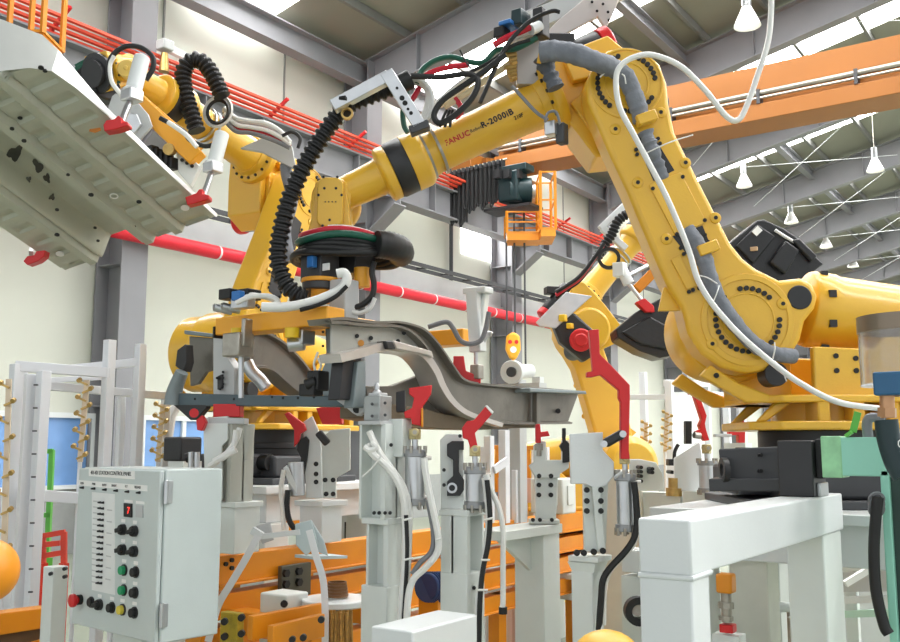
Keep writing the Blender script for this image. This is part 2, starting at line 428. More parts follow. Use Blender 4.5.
# hoist
hc = P(513, 186, 20.9)
ho = thing('hoist', 'dark teal electric wire rope hoist hanging below the orange crane girder', 'hoist', hc)
MB().box(hc + V((0, 0, -.05)), (.5, .5, .7)).out('gear_case', DTE, ho, bevel=.04)
MB().cyl(hc + RT * -.1 - Z * .12, hc + RT * .42 - Z * .12, .3, n=24).out('drum', DTE, ho, bevel=.02)
MB().cyl(hc + RT * .38 - Z * .12, hc + RT * .5 - Z * .12, .16, n=18).out('motor_cap', ALU, ho)
MB().box(hc + V((0, 0, .36)), (.9, .4, .16)).out('trolley', DTE, ho, bevel=.02)
m = MB(); [m.box(hc + RT * (-.35 + .22 * q) - FW * .25 + Z * .2, (.16, .16, .2)) for q in range(3)]; m.out('terminal_box', BLKM, ho)
MB().box(hc - Z * .55, (1.2, .6, .06)).out('base_plate', BLKM, ho)
for u in (506, 514, 524):
    p = P(u, 208, 20.9); MB().cyl(p, V((p.x, p.y, P(514, 336, 20.9).z + (0 if u < 520 else -.7))), .022, n=6).out('wire_rope', DGR, ho)
hb = P(513, 346, 20.9)
hk = thing('hook_block', 'orange crane hook block with red marks hanging on wire ropes', 'hook', hb)
MB().prism([(-.15, .22), (0, .32), (.15, .22), (.17, -.08), (.07, -.3), (-.07, -.3), (-.17, -.08)], hb - FW * .09, RT, Z, .18, ez=FW).out('sheave_case', AMB, hk, bevel=.05)
for q in (-1, 1): MB().cyl(hb - FW * .11 + RT * .07 * q + Z * .08, hb - FW * .09 + RT * .07 * q + Z * .08, .045, n=14).out('red_disc', RED, hk)
MB().cyl(hb - FW * .115 - Z * .09, hb - FW * .085 - Z * .09, .07, n=16).out('white_plate', WHT, hk)
MB().tube([hb - Z * .3, hb - Z * .42, hb - Z * .52 + RT * .1, hb - Z * .64 + RT * .06, hb - Z * .62 - RT * .08], .035, n=8).out('hook', AMB, hk)
# orange service cages hanging from the crane
def cage(o, w, d, h, label, t=None):
    t = t or thing('service_cage', label, 'cage', o)
    r = .03
    for a in (0, 1):
        for b in (0, 1):
            MB().bar(o + RT * w * a + FW * d * b, o + RT * w * a + FW * d * b + Z * h, r * 1.6, r * 1.6).out('post', ORG, t)
    for z in (.02, h * .5, h - .02):
        m = MB()
        for a, b, c, e in ((0,0,1,0), (1,0,1,1), (1,1,0,1), (0,1,0,0)): m.bar(o + RT * w * a + FW * d * b + Z * z, o + RT * w * c + FW * d * e + Z * z, r, r)
        m.out('rail', ORG, t)
    m = MB(); m.add([o, o + RT * w, o + RT * w + FW * d, o + FW * d, o - Z * .16, o + RT * w - Z * .16, o + RT * w + FW * d - Z * .16, o + FW * d - Z * .16], [(0,1,2,3), (7,6,5,4), (0,4,5,1), (1,5,6,2), (2,6,7,3), (3,7,4,0)])
    m.out('floor_tray', ORG, t); return t
c_ = cage(P(541, 229, 20.2), .32, .9, 1.3, 'orange service cage with a low basket hanging beside the dark teal hoist')
cage(P(507, 233, 20.6), .74, .6, .5, '', c_)
cage(P(9, 33, 9.6), .36, .5, 1.6, 'orange ladder frame hanging in front of the conductor rails above the floor pan')
# hanging lamps
def lamp(u, v, d, label):
    c = P(u, v, d); t = thing('pendant_lamp', label, 'lamp', c, None)
    sc = 1.
    MB().torus_prof(c - Z * .18, Z, [(.25, 0), (.2, .12), (.1, .34), (.06, .42), (.05, .4), (.09, .32), (.19, .11), (.24, 0)], 24).out('lamp_shade', mat('lamp_white', (240, 240, 238), .35), t)
    MB().cyl(c + Z * .22, c + Z * .52, .09, n=14).out('ballast', ALU, t)
    zt = rz(c.x) if c.x < 3 else 12
    MB().cyl(c + Z * .52, V((c.x, c.y, zt - .1)), .012, n=6).out('suspension_rod', STL, t)
    MB().sphere(c - Z * .06, .1, 12, 8).out('bulb', mat('lamp_glow', (255, 250, 235), .3, emit=2.5), t)
lamp(747, 17, 16.8, 'largest white conical lamp, hanging above the orange crane girder')
lamp(744, 181, 29, 'white conical lamp hanging just beside the big robot arm, below the girder')
lamp(875, 165, 27, 'white conical lamp on a long rod, alone under the second roof light')
lamp(791, 218, 33, 'white conical lamp above the upper edge of the black moulded panel')
lamp(826, 243, 37, 'white conical lamp hanging beside the corner of the black moulded panel')
lamp(853, 263, 42, 'smallest white conical lamp, just above the yellow balancer cylinder')
# thin roof bracing rods
m = MB()
for y in COLS[3:8]:
    for k in range(2):
        x = -9.5 + 5 * k
        m.cyl((x, y + .3, rz(x) - .8), (x + 4.6, y + 5.5, rz(x + 4.6) - .8), .009, n=6); m.cyl((x + 4.6, y + .3, rz(x + 4.6) - .8), (x, y + 5.5, rz(x) - .8), .009, n=6)
struct('trim_4', m, WHT)
# struts between rafters
m = MB()
for x in (-7.6, -2.2, 3.2): m.ibeam((x, -6, rz(min(x, 3)) - .35), (x, 62, rz(min(x, 3)) - .35), .2, .3, .02)
struct('ceiling_strut', m, GRY)
# wall arm
p = PXX(165, 47, WX + 1.5); q = PXX(192, 60, WX + .02)
t = thing('wall_arm', 'pale grey arm with a small brass nozzle, high on the cream wall', 'bracket', p)
MB().bar(p, q, .12, .12).out('arm', WHT, t, bevel=.01)
MB().box(p + Z * .02, (.2, .2, .16)).out('arm_head', LGR, t, bevel=.02)
MB().cyl(p - Z * .1, p - Z * .4, .05, .08, n=10).out('nozzle', BRS, t)
# ================================================================ ROBOTS
RD2 = math.radians
ARM_PX = [(586,80),(588,100),(608,148),(629,193),(655,255),(668,285),(684,310),(690,335),(703,355),(722,368),(746,373),(770,369),(790,356),(801,338),(806,319),(816,306),(819,294),(814,281),(802,276),(781,279),(758,268),(745,258),(733,243),(704,185),(677,130),(671,100),(669,78),(662,58),(648,45),(628,40),(608,44),(594,58)]
def armc(u, v):
    du, dv_ = u - 748, v - 320
    return ((-121 * du - 240 * dv_) / 268.8 / 243, (-240 * du + 121 * dv_) / 268.8 / 243)
def robot(base, fwd, a2, e3, tool, label, wr_lat=0., sm=True, near=False):
    SP = dict(split='all') if near else dict(kind='stuff')
    f = V(fwd).normalized(); l = Z.cross(f)
    M = M4(((f.x, l.x, 0, base.x), (f.y, l.y, 0, base.y), (f.z, l.z, 1, base.z), (0, 0, 0, 1)))
    T = thing('industrial_robot', label, 'robot', base)
    def B(): return MB(M)
    def p3(x, y, z): return V((x, y, z))
    # --- base
    m = B(); m.b2((-.4, -.38, 0), (.42, .38, .035)); m.out('base_plate', DGR, T, bevel=.006)
    m = B(); m.b2((-.3, -.3, .035), (.3, .3, .16)); m.b2((.18, -.16, .05), (.44, .2, .17)); m.out('base', DGR, T, bevel=.015)
    m = B(); m.cyl((0, 0, .16), (0, 0, .31), .27, n=40); m.cyl((0, 0, .2), (0, 0, .235), .285, n=40); m.out('base_column', BLKM, T, bevel=.004)
    m = B(); m.cyl((.3, .2, .12), (.3, .26, .12), .045, n=18); m.cyl((.38, .1, .19), (.38, .1, .24), .03, n=12); m.out('connector', BLK, T)
    # --- turret
    lo = [(.38, -.2), (.38, .2), (.28, .31), (-.3, .34), (-.55, .3), (-.55, -.3), (-.3, -.34), (.28, -.31)]
    m = B(); m.prism(lo, (0, 0, .31), X, Y, .035, ez=Z); m.prism([(a * .96, b * .93) for a, b in lo], (0, 0, .42), X, Y, .03, ez=Z)
    m.cyl((0, 0, .33), (0, 0, .43), .2, n=24)
    for x in (-.5, -.34, -.2, -.06, .08): m.b2((x, -.29, .34), (x + .05, .29, .425))
    for q in (-1, 1): m.prism([(.35, .345), (.31, .345), (.2, .425), (.27, .425)], (0, .18 * q, 0), X, Z, .03, ez=Y)
    m.out('turret', YEL, T, bevel=.008)
    tp = [(.585, .53), (.54, .575), (.43, .5), (.3, .45), (.12, .45), (.12, .65), (-.09, .64), (-.12, .645), (-.31, .81), (-.52, .82), (-.55, .44), (-.3, .42), (.4, .42)]
    m = B()
    for y0, y1 in ((.2, .245), (-.28, -.235)): m.prism([(a - .0, b) for a, b in tp], (0, y0, 0), X, Z, y1 - y0, ez=Y)
    m.b2((-.52, -.24, .44), (-.3, .2, .62))
    m.out('side_plate', YEL, T, bevel=.008)
    m = B(); J2 = V((.392, 0, .755))
    m.lathe(J2 + V((0, -.3, 0)), Y, [(.17, 0), (.2, .03), (.225, .06), (.225, .2), (.24, .21), (.24, .34), (.23, .36), (.225, .395)], 48)
    m.b2((.14, -.22, .42), (.36, .04, .62)); m.out('shoulder_gearbox', YEL, T, bevel=.006)
    m = B(); sm and m.cyl(J2 + V((0, -.55, 0)), J2 + V((0, -.3, 0)), .1, n=24); sm and m.b2((.33, -.5, .79), (.45, -.36, .87)); sm and m.out('shoulder_motor', BLKM, T, bevel=.01)
    m = B(); m.cyl(J2 + V((0, -.6, 0)), J2 + V((0, -.55, 0)), .085, n=24); sm and m.out('shoulder_motor_cap', RED, T, bevel=.012)
    # bolts on the turret plate
    m = B()
    for x, z in ((.03, .61), (.03, .55), (-.05, .6), (-.05, .55), (-.2, .51), (-.22, .51), (-.24, .51), (.06, .437), (.02, .437), (-.02, .437), (.52, .53)): m.cyl((x, .245, z), (x, .251, z), .011, n=10)
    m.out('bolt', BLK, T, **SP)
    # --- balancer
    c0 = V((.07, .04, .835)); c1 = V((-.76, .04, .71)); bd = (c1 - c0).normalized()
    m = B(); m.lathe(c0, bd, [(.1, -.03), (.13, -.02), (.16, 0), (.165, .02), (.165, .1), (.158, .12), (.158, .74), (.15, .78), (.1, .8)], 40); m.out('balancer', YEL, T, bevel=.004)
    m = B()
    for k in range(8):
        a = 2 * math.pi * k / 8 + .3; o = c0 + bd * .06 + V((0, math.cos(a), 0)) * .16 + Z * math.sin(a) * .162; m.box(o, (.03, .03, .03))
    m.out('bolt', BLKM, T, **SP)
    m = B(); m.bar(c0 - bd * .18, c0 + bd * .02, .08, .1); m.cyl(c0 - bd * .18 - Y * .05, c0 - bd * .18 + Y * .05, .06, n=18); m.out('balancer_rod', DGR, T, bevel=.008)
    # --- lower arm
    u2 = V((math.sin(a2), 0, math.cos(a2))); nb = V((math.cos(a2), 0, -math.sin(a2))); J3 = J2 + u2 * 1.106
    y0, y1 = .1, .27
    poly = [armc(u, v) for u, v in ARM_PX]
    pc = [V((b, a)) for a, b in poly]
    m = B(); m.prism([(a, b) for a, b in poly], J2 + Y * y0, u2, nb, y1 - y0, ez=Y)
    arm = m.out('lower_arm', YEL, T, bevel=.022, seg=3, smooth=50)
    def A(u, v, y=y1): a, b = armc(u, v); return J2 + u2 * a + nb * b + Y * y
    # recessed rings, bosses and cover plates of the arm
    m = B()
    m.ring(J2 + Y * y1, Y, .165, .19, .006, 56); m.ring(J2 + Y * y1, Y, .105, .112, .004, 48); m.ring(J3 + Y * y1, Y, .145, .155, .006, 48); m.ring(J3 + Y * y1, Y, .088, .096, .004, 40)
    for u, v in ((616,129),(662,105+5),(639,184),(687,162),(668,241),(717,218),(713,345),(783,303)): m.lathe(A(u, v), Y, [(.024, -.004), (.024, .004), (.02, .007)], 18)
    q = [(650,186),(682,172),(708,223),(677,238)]
    m.prism([armc(*a) for a in q], J2 + Y * (y1 - .002), u2, nb, .009, ez=Y)
    m.prism([armc(*a) for a in [(672,262),(681,258),(697,288),(688,292)]], J2 + Y * (y1 - .002), u2, nb, .012, ez=Y)
    m.out('arm_cover', YEL, arm if False else T, bevel=.003)
    # dark cable windows
    m = B()
    for q in ([(636,138),(652,130),(676,170),(655,182)], [(674,238),(704,226),(712,246),(690,258)]):
        m.prism([armc(*a) for a in q], J2 + Y * (y1 - .003), u2, nb, .005, ez=Y)
    m.out('cable_slot', BLKM, T)
    m = B()
    for c, r, n, a0, a1 in ((J2, .13, 32, 0, 32), (J3, .122, 34, 0, 34)):
        for k in range(n):
            if (c is J2 and k in (5, 6, 13, 14, 15)) or (c is J3 and k in (8, 9, 10, 17, 18, 19, 27, 28)): continue
            a = 2 * math.pi * k / n
            o = c + V((math.cos(a), 0, math.sin(a))) * r + Y * (y1 - .002); m.cyl(o, o + Y * .012, .0105, n=10)
    for u, v in ((616,129),(662,110),(639,184),(687,162),(668,241),(717,218),(713,345),(783,303),(654,190),(678,236),(706,221),(684,177),(637,150),(638,155),(659,138),(661,143),(682,250),(685,256),(706,236),(709,243),(690,294),(694,292),(700,290)):
        o = A(u, v, y1 + .005); m.cyl(o, o + Y * .006, .0085, n=8)
    m.out('bolt', BLK, T, **SP)
    m = B()
    for (u, v), r in (((800,296), .05), ((776,373), .048)): m.cyl(A(u, v, y1 - .1), A(u, v, y1 + .006), r, n=28)
    m.out('pivot_cap', BLKM, T, bevel=.004)
    m = B(); m.prism([armc(*a) for a in [(668,288),(681,287),(690,311),(663,312)]], J2 + Y * .2, u2, nb, .02, ez=Y); m.out('stop_tab', YEL, T, bevel=.003)
    # --- elbow
    d = V((math.cos(e3), 0, math.sin(e3))); n_ = V((-math.sin(e3), 0, math.cos(e3))); A0 = J3 + n_ * .155
    def Q(a, b, y=0): return A0 + d * a + n_ * b + Y * y
    m = B(); m.lathe(J3 + Y * -.24, Y, [(.15, 0), (.17, .02), (.17, .1), (.185, .11), (.185, .28), (.165, .3), (.165, .345)], 44)
    m.prism([(-.2, -.1), (-.14, -.3), (.06, -.39), (.2, -.34), (.24, -.12), (.26, .12), (.22, .16), (-.1, .14)], A0 + Y * -.2, d, n_, .26, ez=Y)
    m.out('elbow_housing', YEL, T, bevel=.02, seg=3)
    m = B(); m.prism([(.02, -.26), (.16, -.3), (.2, -.08), (.06, -.04)], A0 + Y * .06, d, n_, .03, ez=Y); m.prism([(.06, -.02), (.15, .0), (.14, .12), (.05, .11)], A0 + Y * .06, d, n_, .05, ez=Y); m.out('elbow_cover', YEL, T, bevel=.006)
    m = B(); m.lathe(Q(.22, 0), d, [(.155, 0), (.16, .008), (.16, .045), (.15, .055), (.125, .06), (.118, .1)], 40); m.out('elbow_flange', YEL, T, bevel=.003)
    m = B()
    for k in range(16):
        a = 2 * math.pi * k / 16; o = Q(.275, .14 * math.cos(a), .14 * math.sin(a)); m.cyl(o, o + d * .01, .009, n=8)
    for k in range(14):
        a = 2 * math.pi * k / 14; o = J3 + V((math.cos(a), 0, math.sin(a))) * .175 + Y * .045; m.cyl(o, o + Y * .01, .009, n=8)
    m.out('bolt', BLK, T, **SP)
    m = B(); m.lathe(Q(.17, .16, -.1), -d, [(.07, 0), (.075, .01), (.075, .26), (.07, .27)], 26); m.box(Q(.06, .25, -.1), (.12, .1, .06)); m.out('forearm_motor', BLKM, T, bevel=.006)
    m = B(); m.lathe(Q(-.1, .16, -.1), -d, [(.078, 0), (.078, .05), (.06, .06)], 26); m.out('forearm_motor_cap', RED, T, bevel=.004)
    e_ = J3 - d * .2 - n_ * .03
    m = B(); m.cyl(e_ + Y * -.42, e_ + Y * -.1, .075, n=24); m.box(e_ + Y * -.34 + Z * .09, (.1, .12, .06)); m.out('elbow_motor', BLKM, T, bevel=.006)
    m = B(); m.cyl(e_ + Y * -.48, e_ + Y * -.42, .085, n=24); m.out('elbow_motor_cap', RED, T, bevel=.012)
    # --- forearm
    m = B(); m.lathe(Q(.26, 0), d, [(.118, 0), (.105, .1), (.097, .3), (.094, .45), (.096, .56), (.104, .6), (.124, .615), (.13, .63), (.13, .69)], 44)
    m.out('forearm', YEL, T, bevel=.002)
    m = B(); m.lathe(Q(.945, 0), d, [(.122, 0), (.128, .01), (.128, .075), (.122, .085)], 44); m.out('wrist_collar', BLKM, T, bevel=.002)
    m = B()
    for a_ in (.83, .87):
        if not near: m.torus_prof(Q(a_ - .16, 0), d, [(.1, 0), (.108, .003), (.108, .012), (.1, .015)], 40)
    if not near: m.out('hose_clamp_band', ALU, T)
    # --- wrist
    J5 = Q(1.325, -.01, wr_lat); td = V((math.cos(tool), 0, math.sin(tool))); tn = V((-math.sin(tool), 0, math.cos(tool)))
    m = B(); m.lathe(Q(1.03, 0), d, [(.12, 0), (.124, .006), (.124, .04), (.112, .05), (.084, .055), (.078, .14), (.072, .27)], 36)
    m.out('wrist', YEL, T, bevel=.003)
    m = B(); m.lathe(J5 + Y * -.14, Y, [(.1, 0), (.115, .012), (.115, .06), (.105, .07), (.085, .075), (.085, .2), (.09, .21)], 36)
    m.prism([(-.08, -.05), (-.06, -.07), (.1, -.085), (.16, -.1), (.16, .1), (.1, .085), (-.06, .07), (-.08, .05)], J5 + Y * -.08, td, tn, .16, ez=Y)
    m.out('wrist_housing', YEL, T, bevel=.008)
    rr = []
    for cx_, cy_, a0 in ((.075, .022, 0), (-.075, .022, 90), (-.075, -.022, 180), (.075, -.022, 270)):
        for k in range(5):
            a = RD2((a0 + (90 if False else 0)) + 22.5 * k); rr.append((cx_ + .035 * math.cos(a), cy_ + .035 * math.sin(a)))
    m = B(); m.prism(rr, J5 + Y * .07 + td * .03, td, tn, .035, ez=Y); m.out('wrist_cover', YEL, T, bevel=.006)
    m = B()
    for a, b in ((-.08, .03), (-.08, -.03), (.0, .05), (.0, -.05), (.135, .03), (.135, -.03), (-.03, .025), (-.03, -.025), (.11, 0), (.03, .02), (.03, .005), (.03, -.01), (.03, -.025)):
        o = J5 + td * (a) + tn * b + Y * .105; m.cyl(o, o + Y * .003, .006 if abs(a - .03) > .001 else .003, n=8)
    m.out('screw', BLK, T, **SP)
    m = B(); m.lathe(J5 + td * .16, td, [(.1, 0), (.1, .02), (.07, .025), (.07, .05)], 30); m.out('tool_flange', BLKM, T)
    ax = lambda p: M @ p
    info = dict(M=M, J2=ax(J2), J3=ax(J3), A0=ax(A0), J5=ax(J5), d=M.to_3x3() @ d, n=M.to_3x3() @ n_, td=M.to_3x3() @ td, lat=l, flange=ax(J5 + td * .21), Q=lambda a, b, y=0: ax(Q(a, b, y)), Aw=lambda u, v, y=y1: ax(A(u, v, y)), fwd=f)
    return T, info
def tube_text(T, info, txt, d0, size, mtl, r=.099, ang0=0., name='lettering', space=1., bold=0.):
    vs, fs = text_mb(txt, size, (0, 0, 0), X, Y, .0006, space, bold)
    out = []
    for p in vs:
        a = ang0 + p.y / r; c = d0 - p.x
        rr = p.z + .0012 + (.105 + (.36 - c) * .13 if c < .36 else .105 - (c - .36) * .04 if c < .56 else .097 - (c - .56) * .02)
        out.append(info['Q'](c, rr * math.sin(a), rr * math.cos(a)))
    m = MB(); m.add(out, fs); m.out(name, mtl, T)
# ---- the big robot in front
bw = P(728, 328, 4.1); base1 = V((bw.x, bw.y, bw.z - .755)) + RT * .392
R1, i1 = robot(base1, -RT, RD2(25.0), RD2(-25.4), RD2(-90), 'largest yellow robot, its long forearm reaching across to the grey chassis frame', near=True)
tube_text(R1, i1, 'FANUC', .778, .035, INKR, ang0=-.24, space=1.05, bold=.03)
tube_text(R1, i1, 'Robot', .655, .022, INK, ang0=-.18, name='small_lettering')
tube_text(R1, i1, 'R-2000iB', .60, .037, INK, ang0=-.2, name='model_lettering', space=1.12, bold=.03)
tube_text(R1, i1, '210F', .455, .022, INK, ang0=-.46, name='size_lettering', bold=.02)
# ---- robot holding the floor pan
b2 = P(260, 430, 5.8); f2 = (RT * -.48 + FW * -.88).normalized()
base2 = V((b2.x, b2.y, 1.385)) - f2 * .08
R2, i2 = robot(base2, f2, RD2(-22), RD2(10), RD2(-20), 'yellow robot behind the chassis frame, holding up the big ribbed floor pan', sm=False)
# ---- distant robot
b3 = P(583, 470, 7.6); base3 = V((b3.x, b3.y, .695)) - RT * .08
R3, i3 = robot(base3, (RT * .97 + FW * .2).normalized(), RD2(-16), RD2(49), RD2(-30), 'distant yellow robot beyond the red jig arm, its forearm pointing up at the big robot', sm=False)
# ================================================================ DRESS PACK OF THE BIG ROBOT, AIR HOSE
def pts(L, d): return [P(a[0], a[1], a[2] if len(a) > 2 else d) for a in L]
D1 = 3.83
def corr(name, L, d, r, T, mtl=BLK, rib=.018):
    c = spline(pts(L, d), 14); 
    # resample evenly
    out = [c[0]]; acc = 0; step = rib / 4
    for a, b in zip(c, c[1:]):
        seg = (b - a).length; t = step - acc
        while t <= seg: out.append(a + (b - a) * (t / seg)); t += step
        acc = seg - (t - step)
    m = MB(); m.tube(out, r, n=14, cat=False, rf=lambda t, i: r * (1.14 if i % 4 in (0, 1) else .86)); return m.out(name, mtl, T, smooth=20)
def hose(name, L, d, r, T, mtl, n=8): return MB().tube(pts(L, d), r, n=n, res=6).out(name, mtl, T)
m = MB()
m.bar(P(333, 107, D1), P(389, 77, D1), .05, .05)
m.prism([(0, -.028), (.27, -.028), (.27, .028), (0, .028)], P(386, 71, D1 - .03), (P(427, 137, D1) - P(386, 71, D1)).normalized(), (P(427, 137, D1) - P(386, 71, D1)).normalized().cross(FW), .014, ez=FW)
m.out('hose_bracket', ALU, R1, bevel=.003)
m = MB()
for u, v, r in ((397, 88, .006), (402, 98, .011), (405, 103, .011), (408, 109, .006), (411, 113, .008)): m.cyl(P(u, v, D1 - .034), P(u, v, D1 - .028), r, n=12)
m.out('bracket_holes', BLK, R1)
MB().bar(P(410, 132, D1), P(429, 125, D1), .06, .035).out('bracket_foot', DGR, R1, bevel=.004)
m = MB()
for dd in (.855, .80): m.torus_prof(i1['Q'](dd, 0), i1['d'], [(.104, 0), (.112, 0), (.112, .012), (.104, .012)], 40)
m.out('bracket_u_bolt', STL, R1)
corr('corrugated_hose', [(409, 80), (396, 86), (372, 95), (350, 104), (334, 120), (318, 143), (303, 168), (290, 197), (282, 226), (278, 255), (283, 279), (296, 294), (309, 298)], 3.92, .035, R1, rib=.03)
m = MB(); m.torus_prof(P(347, 113, 3.84), FW, [(.018, 0), (.026, 0), (.026, .02), (.018, .02)], 20); m.out('strap_ring', BRS, R1)
m = MB(); m.bar(P(342, 97, D1 - .035), P(350, 108, 3.86), .03, .012); m.bar(P(350, 108, 3.86), P(345, 116, 3.88), .03, .012); m.out('strap', BLK, R1)
MB().cyl(P(396, 86, 3.92), P(411, 79, 3.92), .042, n=20).out('hose_cuff', BLK, R1, bevel=.004)
for k in range(4):
    hose('white_hose', [(408, 77 + 2 * k), (420, 79 + 2 * k), (430 - k, 89 + k), (433 - 2 * k, 103), (429 - 2 * k, 116), (420 - k, 124)], 3.9 + .015 * k, .010, R1, HWHT)
hose('black_loop', [(411, 76), (440, 77), (468, 74), (478, 81), (472, 98), (455, 115), (440, 123), (434, 115), (442, 101), (460, 88), (483, 72), (505, 55)], 3.84, .013, R1, BLK)
hose('green_hose', [(417, 84), (422, 70), (436, 60), (452, 57), (470, 62), (484, 62), (497, 50), (515, 49), (537, 38)], 3.93, .0125, R1, HGRN)
hose('green_hose_low', [(407, 90), (403, 110), (404, 125), (408, 133)], 4.0, .012, R1, HGRN)
hose('red_hose', [(420, 80), (432, 72), (450, 67), (468, 65)], 3.92, .0125, R1, HRED)
hose('red_hose', [(494, 45), (508, 37), (522, 31), (531, 27)], 3.9, .0145, R1, HRED)
hose('red_hose', [(412, 100), (418, 90), (421, 84)], 3.95, .012, R1, HRED)
hose('red_hose', [(455, 98), (460, 105), (461, 112), (455, 118)], 4.0, .012, R1, HRED)
for k in range(4): hose('white_cable', [(428 + 4 * k, 110 - k), (455, 86 + 3 * k), (480, 68 + 3 * k), (500, 51 + 3 * k), (520, 36 + 4 * k), (536, 30 + 3 * k)], 3.97 + .02 * k, .008, R1, HWHT)
for k in range(2): hose('cream_cable', [(445, 108 - k * 3), (470, 92 - k * 3), (500, 72 - k * 3), (515, 60 - 3 * k)], 4.0, .009, R1, mat('cream_cable', (214, 196, 160), .5))
hose('black_cable', [(480, 103), (488, 85), (498, 62), (508, 44), (520, 30), (535, 18), (552, 11), (560, 12)], 3.86, .0095, R1, BLK)
hose('black_cable', [(470, 72), (490, 62), (512, 46), (530, 40)], 3.88, .008, R1, BLK)
hose('black_cable', [(460, 50), (466, 62), (471, 68)], 3.88, .004, R1, BLK)
for k in range(3): hose('black_cable', [(447 + 3 * k, 110), (443 + 4 * k, 118), (440 + 5 * k, 127)], 3.9, .006, R1, BLK)
m = MB(); m.prism([(0, 0), (.1, .0), (.12, .1), (.1, .3), (0, .22)], P(517, 84, 4.0), RT, Z, .05, ez=FW); m.out('terminal_plate', mat('bracket_grey', (176, 170, 166), .5, metal=.3), R1, bevel=.004)
m = MB()
for k in range(8): m.cyl(P(505 + 2 * (k % 4), 52 + 4 * k, 3.96), P(516, 50 + 4 * k, 3.97), .011, n=8)
m.out('cable_gland', BRS, R1)
MB().box(P(521, 20, 3.95), (.05, .09, .07)).out('valve', DTE, R1, bevel=.004)
MB().box(P(510, 26, 3.95), (.06, .1, .02)).out('valve_base', BLUE, R1, bevel=.004)
MB().box(P(502, 34, 3.95), (.05, .07, .05)).out('valve_block', BLK, R1, bevel=.006)
MB().box(P(541, 24, 3.95), (.05, .07, .13)).out('junction_block', BLKM, R1, bevel=.006)
MB().cyl(P(531, 30, 3.9), P(540, 26, 3.92), .024, n=14).out('hose_fitting', WHT, R1)
m = MB(); m.prism([tuple((P(u, v, 4.3) - P(560, 20, 4.3)).dot(a) for a in (RT, Z)) for u, v in [(526, 52), (556, 22), (592, -8), (622, -8), (614, 12), (606, 28), (598, 16), (570, 31), (545, 48), (530, 62)]], P(560, 20, 4.3), RT, Z, .03, ez=FW)
m.out('cable_plate', mat('plate_grey_pink', (200, 192, 188), .5, metal=.2), R1, bevel=.004)
m = MB()
for u, v in ((597, 11), (608, 12), (603, 4), (592, 2), (609, 20)): m.cyl(P(u, v, 4.262), P(u, v, 4.29), .007, n=8)
m.out('plate_holes', BLK, R1)
MB().bar(P(512, 34, 4.42), P(640, -22, 4.42), .12, .1).out('cable_beam', LGR, R1, bevel=.004)
# sleeve of cables over the elbow and down the arm
Aw = i1['Aw']
def sleeve(name, pl, r0, mtl=SLV, wob=.06):
    ph = random.random() * 6
    m = MB(); m.tube(pl, r0, n=14, res=8, rf=lambda t, i: r0 * (1.06 + wob * math.sin(i * .83 + ph) * math.sin(i * .31 + 2 * ph) + .5 * wob * math.sin(i * 1.9 + 1) - .18 * t))
    return m.out(name, mtl, R1, smooth=60)
sleeve('cable_sleeve', [P(541, 52, 3.78), P(556, 51, 3.76), P(575, 54, 3.74), P(594, 61, 3.72), Aw(611, 70, .33), Aw(624, 77, .31), Aw(632, 92, .305), Aw(638, 108, .3), Aw(642, 122, .295)], .042)
sleeve('cable_sleeve', [Aw(646, 132, .285), Aw(651, 146, .285), Aw(658, 162, .28), Aw(664, 178, .255)], .03, SLV, .2)
sleeve('cable_sleeve', [Aw(688, 232, .27), Aw(697, 246, .29), Aw(704, 262, .3), Aw(709, 282, .305), Aw(718, 303, .305), Aw(734, 326, .305), Aw(752, 345, .305), Aw(770, 353, .3), Aw(794, 355, .27)], .034)
sleeve('cable_sleeve', [P(543, 58, 3.86), P(549, 72, 3.86), P(556, 88, 3.86)], .036, mat('sleeve_dark', (84, 88, 96), .7, var=.2, bump=.4), .2)
for (u, v) in ((645, 121), (706, 252)):
    m = MB(); c = Aw(u, v, .3); e1 = (Aw(u + 10, v - 4, .3) - c).normalized(); e2 = (Aw(u + 4, v + 10, .3) - c).normalized()
    R = M4((( e1.x, e2.x, i1['lat'].x), (e1.y, e2.y, i1['lat'].y), (e1.z, e2.z, i1['lat'].z))); m.box(c + i1['lat'] * .02, (.085, .045, .05), R); m.out('sleeve_clip', YEL, R1, bevel=.005)
def tie(a, b, y=.35):
    MB().tube([Aw(*a, y), Aw((a[0] + b[0]) / 2, (a[1] + b[1]) / 2 - 1, y + .015), Aw(*b, y)], .0028, n=6).out('cable_tie', HWHT, R1)
tie((640, 161), (690, 139)); tie((691, 280), (713, 288)); tie((715, 290), (708, 309)); tie((597, 82), (611, 73)); tie((619, 78), (623, 88)); tie((768, 362), (779, 381)); tie((768, 344), (766, 360))
MB().box(P(552, 129, 3.9), (.05, .05, .06)).out('connector_box', ALU, R1, bevel=.004)
m = MB(); m.box(P(562, 134, 3.9), (.04, .05, .09)); m.out('connector_plug', DGR, R1, bevel=.006)
hose('grey_lead', [(512, 86), (522, 97), (536, 112), (548, 120)], 3.88, .008, R1, HGRY)
hose('grey_lead', [(545, 122), (548, 113), (556, 112), (560, 124)], 3.86, .006, R1, HGRY)
MB().bar(P(539, 63, 3.8), P(543, 42, 3.8), .02, .02).out('sleeve_post', YEL, R1, bevel=.003)
# white air hose hanging in front
ah = thing('air_hose', 'white air hose looping down from above in front of the big robot arm', 'hose', P(770, 0, 3.66))
MB().tube(pts([(771, -14), (771, 12), (768, 42), (758, 74), (747, 105), (738, 120), (726, 116), (705, 90), (680, 66), (652, 55), (632, 58), (619, 68), (616, 84), (620, 108), (634, 135), (650, 165), (668, 200), (688, 248), (698, 280), (714, 306), (740, 335), (770, 361), (800, 383), (838, 402), (882, 409)], 3.62), .0115, n=10, res=8).out('hose', HWHT, ah)
